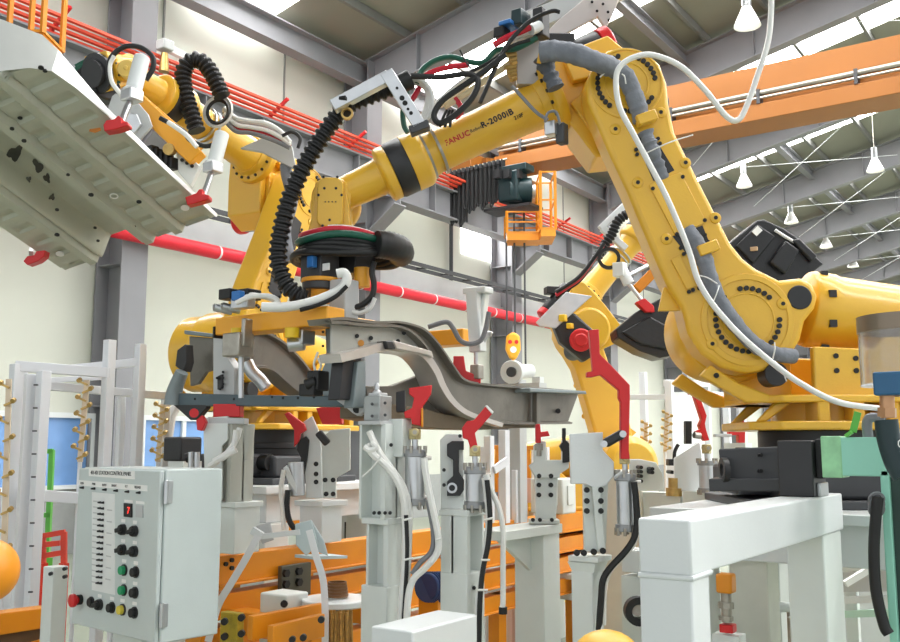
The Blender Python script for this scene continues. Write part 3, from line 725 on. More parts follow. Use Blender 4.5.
# ================================================================ GRIPPER OF THE BIG ROBOT
gp = thing('gripper', 'amber two-bar gripper with hose ring under the big robot wrist, clamping the grey chassis frame', 'gripper', i1['flange'])
fl = i1['flange']
tx = P(337, 250, 4.1)
# tool changer stack
m = MB(); m.cyl(fl + Z * .02, fl - Z * .03, .1, n=30); m.out('tool_plate', BLKM, gp, bevel=.004)
c = P(320, 268, 4.05); m = MB(); m.box(V((c.x, c.y, P(320, 268, 4.05).z)), (.12, .12, .13)); m.cyl(c - Z * .06, c - Z * .1, .075, n=24); m.out('changer_body', DGR, gp, bevel=.006)
MB().box(P(312, 262, 3.97), (.035, .03, .05)).out('valve', BLUE, gp, bevel=.004)
MB().box(P(325, 267, 3.97), (.05, .006, .03)).out('rating_plate', PAPER, gp)
m = MB(); a = P(321, 279, 4.05); m.cyl(a, a - Z * .018, .085, n=28); m.cyl(a - Z * .018, a - Z * .085, .062, .05, n=28); m.cyl(a - Z * .085, a - Z * .1, .075, n=28); m.out('adapter', AMB, gp, bevel=.003)
m = MB(); m.box(P(344, 300, 4.0), (.09, .09, .17)); m.out('riser_block', LGR, gp, bevel=.006)
m = MB(); m.box(P(352, 262, 4.15), (.16, .14, .13)); m.out('changer_block', BLKM, gp, bevel=.006)
m = MB(); m.cyl(P(352, 284, 4.1), P(352, 306, 4.1), .03, n=16); m.out('white_cylinder', WHT, gp)
m = MB(); m.cyl(P(362, 268, 4.05), P(362, 287, 4.05), .035, n=16); m.out('amber_cylinder', AMB, gp)
# hose ring round the tool axis
rc = P(347, 249, 4.1)
def ringhose(name, r, rr, dz, tilt, mtl, a0=0, a1=360, ph=0):
    m = MB(); L = []
    for k in range(29):
        a = R_(a0 + (a1 - a0) * k / 28)
        L.append(rc + RT * r * math.cos(a) + FW * r * .8 * math.sin(a) + Z * (dz + tilt * math.cos(a) + .008 * math.sin(3 * a + ph)))
    m.tube(L, rr, n=10, res=2); return m.out(name, mtl, gp)
ringhose('red_hose', .2, .014, .045, -.012, HRED, 185, 372)
ringhose('green_hose', .215, .016, .022, -.004, HGRN, 150, 380)
for k in range(4): ringhose('black_hose', .2 + .012 * k, .015, .0 - .016 * k, .0, BLK, 120 - 20 * k, 420 + 10 * k, k)
ringhose('white_hose', .19, .01, .055, -.015, HWHT, 250, 352)
ringhose('silver_hose', .195, .011, -.02, -.01, HGRY, 200, 330)
m = MB(); w0 = rc + RT * .17 - FW * .12; w1 = rc + RT * .215 + FW * .02
m.tube([rc + RT * .14 - FW * .15 - Z * .01, w0 + RT * .02 - Z * .01, rc + RT * .23 - FW * .05 - Z * .01, rc + RT * .235 + FW * .06 - Z * .01], .058, n=16, rf=lambda t, i: .058 + .003 * (i % 2)); m.out('hose_wrap', BLK, gp)
m = MB(); m.tube(pts([(374, 262), (372, 272), (374, 284), (372, 296), (362, 305), (352, 308)], 4.0), .013, n=8); m.out('black_cable', BLK, gp)
m = MB(); m.tube(pts([(375, 298), (370, 308), (360, 313), (352, 312)], 3.98), .009, n=8); m.out('white_cable', HWHT, gp)
m = MB(); m.tube(pts([(262, 307), (285, 307), (308, 303), (328, 296), (342, 288), (347, 279), (344, 273), (337, 274)], 3.8), .02, n=10); m.out('white_hose_large', HWHT, gp)
m = MB(); m.tube(pts([(300, 310), (318, 305), (335, 297), (347, 286)], 3.78), .009, n=8); m.out('black_hose_thin', BLK, gp)
# cross bars along X, spine along Y
r0 = P(327, 315, 3.8)
def gbar(x0, y0, z0, L, name):
    m = MB(); h = .078; w = .11
    m.b2((x0 - L, y0, z0 - h / 2), (x0, y0 + w, z0 + h / 2)); return m.out(name, AMB, gp, bevel=.006)
gbar(r0.x, r0.y, r0.z, .66, 'front_bar')
m = MB(); m.b2((r0.x - .66, r0.y - .004, r0.z + .0), (r0.x - .67, r0.y + .12, r0.z - .05)); m.out('bar_end', BLK, gp)
rr_ = P(463, 336, 4.62)
gbar(rr_.x, rr_.y, rr_.z, .75, 'rear_bar')
m = MB(); m.b2((r0.x - .40, r0.y + .1, r0.z - .02), (r0.x - .28, rr_.y + .02, r0.z + .07)); m.out('spine', AMB, gp, bevel=.006)
for u in (238, 292):
    p = P(u, 333, 3.86 if u > 260 else 4.05); m = MB(); m.cyl(p + Z * .02, p - Z * .02, .03, n=18); m.out('rest_pad', WARN, gp)
# valves and hoses on the front bar
for u in (231, 249):
    MB().box(P(u, 295, 4.02), (.07, .08, .045)).out('valve_block', BLK, gp, bevel=.004)
MB().box(P(243, 303, 3.98), (.1, .05, .05)).out('valve_manifold', ALU, gp, bevel=.004)
MB().box(P(238, 296, 3.95), (.05, .03, .04)).out('valve_coil', BLUE, gp, bevel=.003)
for k, (u, v) in enumerate(((214, 307), (222, 306))):
    m = MB(); a = P(u, v, 4.0); m.cyl(a, a + RT * .07 - Z * .015 + FW * .03, .017, n=14); m.cyl(a - RT * .004, a, .012, n=12); m.out('silencer', ALU, gp)
for k in range(3): MB().tube(pts([(236 + 4 * k, 303 - k), (250, 297 - k), (268, 296 + k), (278, 301 + k), (272, 306)], 3.92 + .03 * k), .011, n=8).out('white_tube', HWHT, gp)
# front clamps: bracket plates, rods, jaws
m = MB(); a = P(238, 350, 4.0); m.box(a + Z * .02, (.1, .09, .1)); m.box(a + Z * .07 + X * .05, (.02, .05, .12)); m.out('clamp_body', STL, gp, bevel=.006)
m = MB(); m.cyl(P(241, 356, 4.0), P(241, 398, 4.0), .012, n=12); m.out('clamp_rod', ALU, gp)
m = MB(); m.box(P(301, 338, 3.92), (.09, .08, .06)); m.cyl(P(288, 345, 3.9), P(305, 343, 3.9), .03, n=16); m.out('clamp_body', ALU, gp, bevel=.006)
# rear clamp, white, with red jaw
z_ = 4.55
m = MB(); a = P(474, 290, z_); b = P(478, 352, z_); m.bar(a, b, .065, .06, up=Y); m.box(P(478, 291, z_), (.13, .08, .03)); m.out('rear_clamp_body', WHT, gp, bevel=.006)
m = MB(); m.bar(P(486, 293, z_), P(480, 345, z_), .02, .04, up=Y); m.out('rear_clamp_rib', WHT2, gp, bevel=.004)
m = MB(); m.cyl(P(476, 350, z_), P(476, 373, z_), .01, n=10); m.out('rear_clamp_rod', ALU, gp)
m = MB(); m.box(P(477, 372, z_ - .04), (.05, .05, .07)); m.out('rear_clevis', STL, gp, bevel=.006)
m = MB(); m.prism([(-.11, -.03), (.07, -.03), (.07, .0), (.0, .03), (-.01, .1), (-.06, .1), (-.06, .01), (-.11, .0)], P(466, 377, z_ - .06), RT, Z, .07, ez=FW); m.out('rear_jaw', RED, gp, bevel=.004)
for k in range(2): MB().tube(pts([(428, 327), (446, 322), (453, 328), (460, 340), (470, 344), (481, 340), (486, 328), (489, 312)], 4.5 - .03 * k), .012, n=8).out('rear_hose', (HWHT, HGRY)[k], gp)
m = MB(); m.tube(pts([(481, 345), (488, 334), (492, 335)], z_), .012, n=8); m.out('rear_fitting', ALU, gp)
# ================================================================ CHASSIS FRAME
ch = thing('chassis_frame', 'grey sheet-steel car chassis frame with two curved rails, held over the jigs', 'car chassis', P(365, 405, 3.8))
XN = P(365, 360, 3.8).x
XF = XN - 1.12
YF = P(365, 400, 3.8).y
def yz(L, x): return [(PXX(u, v, x).y, PXX(u, v, x).z) for u, v in L]
def xz(L, y): return [(PYY(u, v, y).x, PYY(u, v, y).z) for u, v in L]
def plate_x(name, L, x, t, mtl, bevel=.004, back=True): m = MB(); m.prism(yz(L, x), V((x, 0, 0)), Y, Z, -t, ez=X); return m.out(name, mtl, ch, bevel=bevel)
def plate_y(name, L, y, t, mtl, bevel=.004): m = MB(); m.prism(xz(L, y), V((0, y, 0)), X, Z, t, ez=Y); return m.out(name, mtl, ch, bevel=bevel)
# near side rail: swept hat section following the kick
top = [(330,318),(345,317),(360,319),(378,321),(399,321),(414,324),(426,329),(437,340),(447,354),(457,369),(466,379),(484,383),(520,386),(584,391)]
bot = [(332,324),(345,324),(360,326),(378,327),(396,327),(409,331),(418,338),(426,347),(433,359),(439,376),(452,401),(474,418),(510,424),(572,424)]
def rail(name, x, wid, mtl, top, bot, xs=None):
    T_ = [V((0, *q)) for q in yz(top, x)]; B_ = [V((0, *q)) for q in yz(bot, x)]
    T_ = spline(T_, 4); B_ = spline(B_, 4); n = len(T_); vs = []; fs = []
    lip = .022
    for t, b in zip(T_, B_):
        up = (t - b).normalized()
        vs += [V((x, t.y, t.z)), V((x - wid, t.y, t.z)), V((x - wid, b.y, b.z)), V((x, b.y, b.z)), V((x + .0, b.y, b.z)) + up * .012, V((x - .03, b.y, b.z)) + up * .02, V((x - .03, t.y, t.z)) - up * .02, V((x, t.y, t.z)) - up * .012]
    k = 8
    for i in range(n - 1):
        for j in range(k): fs.append((i*k+j, i*k+(j+1) % k, (i+1)*k+(j+1) % k, (i+1)*k+j))
    fs += [tuple(range(k)), tuple((n-1)*k + j for j in range(k))[::-1]]
    m = MB(); m.add(vs, fs); return m.out(name, mtl, ch, smooth=30)
rail('side_rail', XN, .12, CHS, top, bot)
# far side rail (same stamping)
YO = 0.0
topf = [(258,331),(270,333),(284,341),(296,352),(308,366),(322,386)]; botf = [(252,372),(262,368),(274,371),(287,382),(298,391),(312,400)]
rail('side_rail', XF, .12, CHS, topf, botf)
# rear floor section between rail and lip
plate_x('rail_lip', [(530,388),(586,391),(587,394),(530,392)], XN + .06, .1, CHS2)
plate_x('rail_seam', [(537,390),(540,390),(540,424),(537,424)], XN + .012, .03, CHS)
# inner apron panel and long pale flange
plate_x('apron_panel', [(331,322),(360,324),(394,325),(409,329),(418,337),(428,352),(433,362),(424,356),(400,350),(380,352),(345,360),(331,364)], XN - .04, .008, mat('pale_galvanised_sheet', (164, 165, 158), .42, metal=.25, var=.08, scale=6))
def ribbon(name, L, x, w, wid, mtl):
    m = MB(); pl = spline([PXX(u, v, x) for u, v in L], 5)
    for a, b in zip(pl, pl[1:]):
        dd = (b - a).normalized(); m.bar(a - dd * .003, b + dd * .003, wid, w, up=Z.cross(X).cross(dd) if False else Z)
    return m.out(name, mtl, ch)
LSF = mat('pale_stamped_flange', (196, 190, 184), .35, metal=.35, var=.08, scale=10)
def band(name, L, wpx, x, wid, mtl):
    L = [(V((u, v, 0))) for u, v in L]; L = spline(L, 5); up_ = []; dn = []
    for i, p in enumerate(L):
        d_ = (L[min(i+1, len(L)-1)] - L[max(i-1, 0)]).normalized(); n2 = V((d_.y, -d_.x, 0)); w = wpx[0] + (wpx[1] - wpx[0]) * i / (len(L) - 1)
        up_.append(p + n2 * w / 2); dn.append(p - n2 * w / 2)
    vs = []; fs = []
    for a, b in zip(up_, dn):
        A_ = PXX(a.x, a.y, x); B_ = PXX(b.x, b.y, x); vs += [A_, B_, B_ - X * wid, A_ - X * wid]
    for i in range(len(L) - 1):
        for j in range(4): fs.append((i*4+j, i*4+(j+1) % 4, (i+1)*4+(j+1) % 4, (i+1)*4+j))
    fs += [(0,1,2,3), tuple((len(L)-1)*4+j for j in (3,2,1,0))]
    m = MB(); m.add(vs, fs); return m.out(name, mtl, ch, smooth=30)
band('pale_flange', [(341,358),(362,353),(383,347),(400,348),(418,351),(428,358),(437,371),(444,387),(454,402),(468,413),(490,421),(503,425)], (9, 4), XN + .03, .11, LSF)
plate_x('battery_tray', [(393,340),(432,351),(434,358),(428,355),(397,349)], XN + .05, .09, LSF)
plate_x('tray_mouth', [(386,341),(393,341),(396,349),(388,349)], XN + .051, .02, BLKM)
# struts under the apron and the dark cradle
plate_x('tower_post', [(343,362),(362,358),(352,400),(339,400)], XN + .0, .06, BLKM)
plate_x('tower_brace', [(358,362),(366,360),(366,408),(353,408)], XN + .02, .05, CHS2)
plate_x('cradle_panel', [(366,386),(392,386),(424,374),(432,374),(440,396),(452,412),(470,420),(460,426),(432,428),(395,424),(372,420)], XN - .08, .03, CHS)
plate_x('cradle_rail', [(366,402),(395,404),(430,410),(445,414),(500,424),(520,428),(480,430),(440,429),(400,424),(366,418)], XN - .02, .14, mat('brown_rusty_steel', (104, 90, 70), .5, metal=.3, var=.2, scale=9))
plate_x('inner_sill', [(440,384),(452,400),(476,415),(540,420),(540,428),(470,428),(440,420)], XN - .14, .05, mat('brown_rusty_steel', (104, 90, 70)))
m = MB()
for u, v in ((357,336),(371,338),(398,341),(404,333)): m.cyl(PXX(u, v, XN - .038), PXX(u, v, XN - .03), .009, n=10)
m.out('panel_holes', BLK, ch)
m = MB(); m.cyl(PXX(361, 343, XN - .038), PXX(361, 343, XN - .03), .013, n=14); m.out('plug', mat('orange_plug', (206, 140, 50), .5), ch)
m = MB(); m.cyl(PXX(558, 411, XN - .02), PXX(558, 411, XN - .015), .014, n=14); m.out('rail_hole', BLK, ch)
# front: radiator support
plate_y('lower_crossmember', [(176,393),(250,395),(363,396),(364,407),(250,406),(178,406)], YF - .0, .08, mat('dark_blue_grey_steel', (84, 98, 104), .45, metal=.3, var=.1))
plate_y('right_post', [(325,324),(344,324),(344,400),(323,400),(321,372),(326,360)], YF + .02, .06, CHS2)
plate_y('left_post', [(213,337),(233,337),(238,340),(226,356),(234,368),(234,396),(213,396)], YF + .03, .05, LGR)
plate_y('wing_panel', [(189,336),(213,338),(213,370),(206,372),(198,384),(190,386)], YF + .14, .02, CHS)
plate_y('wing_flange', [(184,330),(192,331),(232,336),(232,339),(190,335),(184,334)], YF + .1, .1, CHS2)
m = MB(); m.tube([PYY(182, 372, YF), PYY(177, 384, YF), PYY(174, 394, YF), PYY(173, 405, YF)], .034, n=10, rf=lambda t, i: .03 + .012 * t); m.out('corner_bracket', CHS2, ch)
plate_y('side_hook', [(177,350),(185,344),(186,362),(183,372),(175,366)], YF + .02, .05, BLKM)
plate_y('end_plate', [(172,404),(206,404),(206,408),(196,420),(190,420)], YF - .0, .03, BLKM)
m = MB()
for k, (u, v) in enumerate(((195,399),(234,399),(272,397),(283,398),(298,398),(314,397),(223,372),(223,378),(223,384),(217,378),(220,389),(323,332),(323,346),(337,340),(337,352))):
    m.cyl(PYY(u, v, YF - .003), PYY(u, v, YF + .035), .006, n=8)
m.out('frame_holes', BLK, ch)
plate_y('latch_plate', [(217,376),(222,374),(222,388),(217,390)], YF + .02, .02, BLKM)
# wiring bundle at the post
m = MB(); m.box(P(318, 381, 3.78), (.06, .07, .08)); m.box(P(311, 390, 3.78), (.08, .06, .05)); m.cyl(P(305, 385, 3.75), P(316, 381, 3.75), .022, n=12); m.out('hood_latch', BLK, ch, bevel=.006)
m = MB(); m.tube(pts([(318, 352), (314, 364), (317, 372), (321, 366), (318, 358)], 3.78), .005, n=6); m.out('wire_loop', HWHT, ch)
m = MB(); m.tube(pts([(247, 362), (252, 372), (260, 380), (266, 388)], 4.3), .03, n=12); m.out('wiper_duct', ALU, ch)
# tow bracket under the near corner
plate_y('tow_bracket', [(334,399),(345,401),(365,404),(363,412),(357,416),(352,413),(344,406)], YF - .03, .03, LGR)
m = MB(); m.cyl(PYY(357, 409, YF - .035), PYY(357, 409, YF + .005), .017, n=16); m.out('tow_hole', BLK, ch)
# ================================================================ FLOOR PAN HELD BY THE SECOND ROBOT
pl_ = ray(877, 830).normalized()
BR = P(216, 217, 4.5)
rb_ = ray(65, 271); tB = (BR - CAM).dot(pl_) / rb_.dot(pl_); BL = CAM + rb_ * tB
pw = (BL - BR); W_ = pw.length; pw.normalize(); pn = pl_.cross(pw).normalized()
if pn.dot(BR - CAM) < 0: pn = -pn
def PP(u, v, h=0.):
    r = ray(u, v); t = (BR + pn * h - CAM).dot(pn) / r.dot(pn); return CAM + r * t
def st(p): q = p - BR; return -q.dot(pl_), q.dot(pw)
S_ = st(PP(-40, 45))[0] + .25
def sm_(x): x = max(0, min(1, x)); return x * x * (3 - 2 * x)
def hump(t, c, w): return sm_(1 - abs(t - c) / w)
def ph(s, t):
    q = t / W_
    h = .12 * sm_((q - .47) / .06) * sm_((.75 - q) / .06) * (1 - .35 * sm_((s - .75) / .5))
    for c in (.235, .425, .80):
        h -= .026 * sm_(min((q - c + .034), (c + .034 - q)) / .01)
        for e_ in (-.04, .04): h += .012 * sm_(1 - abs(q - c - e_) / .007)
    # pressed cross ribs between the rails
    for a, b in ((.03, .2), (.27, .39), (.84, .97)):
        if a < q < b:
            e = sm_(min(q - a, b - q) / .02); f_ = (s / .115) % 1; h += e * (.016 * sm_(f_ / .08) * sm_((.62 - f_) / .5) if f_ < .62 else 0)
    if s < .03: h += .006
    return h
EDGE = [st(PP(*a)) for a in [(216,217),(105,113),(76,88),(52,71),(30,68),(0,71),(-60,78)]]
def t0_(s):
    for (a, ta), (b, tb) in zip(EDGE, EDGE[1:]):
        if s <= b: return max(0, ta + (tb - ta) * max(0, s - a) / max(1e-6, b - a))
    return max(0, EDGE[-1][1])
fp = thing('floor_pan', 'big ribbed grey-green car floor pan held in the air, seen from below', 'car floor', BR)
NS, NT = 240, 170
vs = []; fs = []
for sd in (0, 1):
    for i in range(NS + 1):
        for j in range(NT + 1):
            s = S_ * i / NS; t = t0_(s); t = t + (W_ - t) * j / NT; vs.append(BR - pl_ * s + pw * t + pn * (ph(s, t) + .006 * sd))
nn = (NS + 1) * (NT + 1)
for i in range(NS):
    for j in range(NT):
        a = i * (NT + 1) + j; q = (a, a + 1, a + NT + 2, a + NT + 1); fs += [q, tuple(nn + k for k in q[::-1])]
for i in range(NS):
    for j in (0, NT):
        a = i * (NT + 1) + j; b = a + NT + 1; fs.append((a, b, nn + b, nn + a))
for j in range(NT):
    for i in (0, NS):
        a = i * (NT + 1) + j; fs.append((a, a + 1, nn + a + 1, nn + a))
MB().add(vs, fs).out('pan', PAN, fp, smooth=35)
# side flange along the near edge, its lit look painted as paler steel
inn = [(216,217),(160,165),(105,113),(76,88),(52,71),(30,68),(0,71),(-40,76)]; outr = [(217.5,216),(161.5,163),(107,110),(80,78),(58,52),(42,37),(0,21),(-40,8)]
vs = []; fs = []
for k, (a, b) in enumerate(zip(inn, outr)):
    A_ = PP(*a, -.004); B_ = PP(*b, .0) ; lift = (B_ - A_).length
    r = ray(*b); B_ = PP(*b, .04 + lift * .75); vs += [A_, B_, B_ + pn * .012, A_ + pn * .012]
for k in range(len(inn) - 1):
    for j in range(4): fs.append((k*4+j, k*4+(j+1) % 4, (k+1)*4+(j+1) % 4, (k+1)*4+j))
fs += [(0,1,2,3), tuple((len(inn)-1)*4+j for j in (3,2,1,0))]
MB().add(vs, fs).out('side_flange', PANE, fp, smooth=20)
def on_pan(u, v, off=-.003):
    p = PP(u, v)
    for _ in range(4): s, t = st(p); p = PP(u, v, ph(max(0, min(S_, s)), max(0, min(W_, t))))
    return p + (CAM - p).normalized() * .004
HOLES = [(91,195,.012),(139,202,.012),(134,227,.01),(57,235,.012),(95,228,.008),(98,241,.008),(24,141,.01),(42,152,.008),(4,88,.012),(41,68,.011),(45,71,.009),(68,175,.008),(57,210,.009),(96,152,.007),(128,178,.007),(20,118,.01),(12,129,.009)]
for u, v, r in HOLES:
    c = on_pan(u, v); MB().cyl(c - pn * .001, c + pn * .004, r, n=14).out('drain_hole', BLK, fp)
DRK = mat('dark_patch_grey', (52, 52, 46), .35, var=.3, scale=30)  # irregular dark spots laid flat on the pan surface
for u, v, a, b, rot in ((15,153,.055,.026,.5),(38,166,.045,.018,1.1),(47,178,.03,.014,.9),(29,179,.018,.01,.8),(52,197,.022,.012,.7)):
    c = on_pan(u, v); ca, sa = math.cos(rot), math.sin(rot); poly = []
    for k in range(22):
        an = 2 * math.pi * k / 22; rr = 1 + .25 * math.sin(3 * an + u) + .12 * math.sin(5 * an + v); x_, y_ = a * rr * math.cos(an), b * rr * math.sin(an); poly.append((x_ * ca - y_ * sa, x_ * sa + y_ * ca))
    m = MB(); m.prism(poly, c, -pw, -pl_, .002, ez=-pn); m.out('dark_patch', DRK, fp)
for u, v in ((185,208),(60,254)):
    c = on_pan(u, v); MB().cyl(c - pn * .002, c + pn * .003, .02, n=18).out('white_plug', PAPER, fp)
c = on_pan(114, 196); MB().torus_prof(c - pn * .002, pn, [(.014, 0), (.02, 0), (.02, .003), (.014, .003)], 18).out('white_ring', PAPER, fp)
c = on_pan(95, 129); m = MB(); m.prism([(-.025,-.01),(0,-.016),(.025,-.006),(.02,.012),(-.02,.012)], c, RT, Z, .003, ez=FW); m.out('rust_mark', mat('rust', (206, 128, 50), .7, var=.2), fp)
# ---------------- its gripper
g2 = thing('gripper', 'amber gripper with white clamps and red jaws holding the ribbed floor pan', 'gripper', P(165, 130, 4.75))
G = 4.72
def barp(u0, v0, u1, v1, w, h, d0=G, d1=G, up=Z): return MB().bar(P(u0, v0, d0), P(u1, v1, d1), w, h, up)
barp(133, 98, 198, 160, .1, .09).out('main_bar', AMB, g2, bevel=.006)
barp(142, 98, 200, 148, .08, .03, G + .1, G + .1).out('side_bar', AMB, g2, bevel=.005)
m = MB(); m.prism([tuple((P(u, v, G - .1) - P(130, 130, G - .1)).dot(a) for a in (RT, Z)) for u, v in [(112,96),(124,86),(148,114),(152,126),(138,142),(106,112)]], P(130, 130, G - .1), RT, Z, .02, ez=FW); m.out('mount_plate', LGR, g2, bevel=.004)
m = MB(); m.prism([tuple((P(u, v, G - .12) - P(135, 128, G - .12)).dot(a) for a in (RT, Z)) for u, v in [(126,112),(137,114),(141,124),(134,134),(124,126)]], P(135, 128, G - .12), RT, Z, .02, ez=FW); m.out('plate_window', ALU, g2, bevel=.004)
m = MB(); m.prism([tuple((P(u, v, G) - P(185, 160, G)).dot(a) for a in (RT, Z)) for u, v in [(176,152),(192,158),(200,166),(190,186),(178,172)]], P(185, 160, G), RT, Z, .05, ez=FW); m.out('end_plate', WHT, g2, bevel=.005)
for k, (u, v) in enumerate(((182, 160), (187, 163), (192, 166))): MB().cyl(P(u, v, G - .02), P(u, v, G), .01, n=10).out('plate_bolt', BLK, g2)
def clamp(j, e, b, t, dj, r=.035):
    dj = min(dj, (PP(*j[0]).dot(FW)) - .02)
    rod = MB(); rod.cyl(P(*e, dj), P(*b, dj + .05), .014, n=12); rod.out('clamp_rod', ALU, g2)
    bd = MB(); bd.cyl(P(*b, dj + .05), P(*t, dj + .1), r, n=18); bd.cyl(P(*b, dj + .05), P(b[0] + (t[0]-b[0])*.12, b[1] + (t[1]-b[1])*.12, dj + .056), r * 1.25, n=18); bd.out('clamp_cylinder', WHT, g2, bevel=.003)
    MB().box(P(*b, dj + .04), (.07, .07, .05)).out('clamp_block', ALU, g2, bevel=.006)
    jw = MB(); jw.prism([tuple((P(u, v, dj - .05) - P(*j[0], dj - .05)).dot(a) for a in (RT, Z)) for u, v in j], P(*j[0], dj - .05), RT, Z, .06, ez=FW); jw.out('clamp_jaw', RED, g2, bevel=.004)
clamp([(103,125),(106,120),(114,119),(118,115),(122,118),(121,123),(127,121),(128,125),(116,129),(104,131)], (122, 121), (132, 96), (142, 58), 4.35)
clamp([(185,197),(196,193),(199,189),(203,189),(202,194),(209,195),(209,199),(199,202),(187,205)], (204, 195), (213, 168), (222, 134), 4.52)
dq = PP(36, 252).dot(FW) - .07
MB().prism([tuple((P(u, v, dq) - P(30, 256, dq)).dot(a) for a in (RT, Z)) for u, v in [(23,261),(27,256),(34,255),(36,251),(45,250),(44,256),(38,261),(27,265)]], P(30, 256, dq), RT, Z, .06, ez=FW).out('clamp_jaw', RED, g2, bevel=.004)
m = MB(); m.bar(P(31, 254, dq + .08), P(34, 244, dq + .16), .02, .03); m.out('clamp_link', ALU, g2)
for k, L in enumerate(([(118, 92), (109, 76), (111, 58), (124, 47), (140, 47), (152, 56), (153, 68), (146, 80)],)): MB().tube(pts(L, 4.5), .013, n=10, res=8).out('black_loop', BLK, g2)
MB().tube(pts([(122, 96), (112, 82), (110, 66), (114, 56)], 4.48), .011, n=8).out('white_hose', HWHT, g2)
m = MB(); a = P(126, 68, 4.6); m.cyl(a, a + FW * .05, .046, n=24); m.cyl(a - FW * .01, a, .012, n=10); m.out('pulley', mat('cream_yellow', (236, 200, 104), .45), g2, bevel=.004)
m = MB(); m.tube(pts([(160, 118), (182, 130), (190, 140), (204, 146), (213, 145)], 4.55), .012, n=8); m.out('black_hose', BLK, g2)
m = MB(); m.tube(pts([(168, 122), (185, 134), (197, 147)], 4.5), .012, n=8); m.out('white_hose', HWHT, g2)
for k, (mt, dd) in enumerate(((HGRN, 0), (BLK, 4), (BLK, 9), (HGRN, -3))):
    MB().tube(pts([(76, 70 + dd), (88, 64 + dd), (102, 63 + dd), (112, 72 + dd), (118, 84 + dd)], 4.65), .014, n=8).out('arched_hose', mt, g2)
MB().box(P(97, 79, 4.7), (.12, .12, .08)).out('tool_block', AMB, g2, bevel=.01)
MB().box(P(99, 92, 4.72), (.12, .14, .1)).out('valve_island', BLKM, g2, bevel=.01)
for k in range(5):
    MB().box(P(152 + 5 * k, 152 + 3 * k, G), (.05, .05, .06)).out('valve', BLK, g2, bevel=.004)
m = MB(); m.cyl(P(168, 149, G - .06), P(172, 150, G - .02), .03, n=14); m.out('brass_fitting', BRS, g2)
# ---------------- dress pack of the second robot
corr('corrugated_hose', [(197, 131), (192, 116), (186, 96), (183, 76), (188, 63), (198, 60), (208, 68), (216, 82), (222, 96)], 5.0, .042, R2, rib=.03)
for k in range(3):
    m = MB(); m.torus_prof(P(217, 111, 5.05 + .02 * k), (FW + RT * .3), [(.07 + .02 * (k % 2), 0), (.075 + .02 * (k % 2), .012), (.065 + .02 * (k % 2), .02), (.055 + .02 * (k % 2), .01)], 28); m.out('hose_coil', (BLK, HWHT, BLK)[k], R2)
for k, mt in enumerate((HWHT, HWHT, HGRN, HWHT, HRED, HWHT, HGRY)):
    MB().tube(pts([(224, 108 + 2 * k), (236, 118 + 2.2 * k), (250, 121 + 2 * k), (266, 123 + 2.4 * k), (280, 131 + 2 * k), (290, 142 + k)], 5.15 + .03 * (k % 3)), .013, n=8).out('dress_hose', mt, R2)
m = MB(); m.prism([tuple((P(u, v, 5.3) - P(262, 140, 5.3)).dot(a) for a in (RT, Z)) for u, v in [(240,148),(270,134),(292,146),(296,170),(262,152)]], P(262, 140, 5.3), RT, Z, .03, ez=FW); m.out('terminal_plate', LGR, R2, bevel=.004)
MB().tube(pts([(282, 136), (292, 132), (300, 138), (298, 148)], 5.1), .01, n=8).out('black_lead', BLK, R2)
MB().tube(pts([(290, 155), (286, 170), (292, 200), (285, 230), (290, 262)], 5.35), .035, n=10).out('grey_sleeve', SLV, R2)
# ================================================================ BLACK MOULDED PANEL AND THE DISTANT ROBOT'S GRIPPER
bp = thing('moulded_panel', 'large black moulded car panel with a white label, behind the big robot arm', 'car panel', P(735, 285, 6.6))
DB = 6.6
def pp2(L, d, o): return [tuple((P(u, v, d) - P(*o, d)).dot(a) for a in (RT, Z)) for u, v in L]
OUT = [(616,329),(636,312),(690,282),(733,240),(757,220),(764,219),(784,228),(802,240),(813,253),(824,264),(806,277),(788,283),(770,279),(730,310),(683,345),(676,355),(660,358),(640,351),(618,338)]
m = MB(); m.prism(pp2(OUT, DB, (735, 285)), P(735, 285, DB), RT, Z, .28, ez=FW); m.out('shell', BPL, bp, bevel=.012)
m = MB()
m.prism(pp2([(736,246),(758,224),(776,236),(754,264)], DB - .03, (757, 240)), P(757, 240, DB - .03), RT, Z, .06, ez=FW)
m.prism(pp2([(770,262),(786,240),(800,250),(786,274)], DB - .05, (785, 255)), P(785, 255, DB - .05), RT, Z, .08, ez=FW)
m.prism(pp2([(792,240),(800,238),(818,256),(812,262)], DB - .04, (800, 250)), P(800, 250, DB - .04), RT, Z, .07, ez=FW)
m.prism(pp2([(622,332),(650,316),(676,330),(668,350),(640,344)], DB - .04, (650, 332)), P(650, 332, DB - .04), RT, Z, .07, ez=FW)
m.out('moulded_ribs', BPL, bp, bevel=.012)
m = MB(); o = P(757, 231, DB - .036); e1 = (P(761, 227, DB - .036) - o).normalized(); e2 = e1.cross(FW).normalized()
m.prism([(-.03,-.024),(.03,-.024),(.03,.024),(-.03,.024)], o, e1, -e2, .004, ez=-FW); m.out('white_label', PAPER, bp)
m = MB(); m.box(P(754, 249, DB - .04), (.05, .02, .03)); m.out('clip', mat('tan_clip', (206, 170, 130), .5), bp, bevel=.004)
m = MB(); m.tube(pts([(775, 230), (784, 236), (794, 242), (806, 250)], DB - .02), .012, n=6); m.out('edge_seal', HWHT, bp)
g3 = thing('gripper', 'small gripper with a white clamp and orange bar on the distant robot', 'gripper', P(648, 272, 6.9))
barp(636, 290, 668, 258, .09, .07, 6.75, 6.75).out('orange_bar', ORG, g3, bevel=.006)
m = MB(); m.cyl(P(621, 268, 6.6), P(629, 284, 6.6), .04, n=16); m.box(P(620, 270, 6.6), (.08, .08, .1)); m.out('clamp_cylinder', WHT, g3, bevel=.004)
MB().cyl(P(629, 284, 6.6), P(643, 302, 6.6), .014, n=10).out('clamp_rod', ALU, g3)
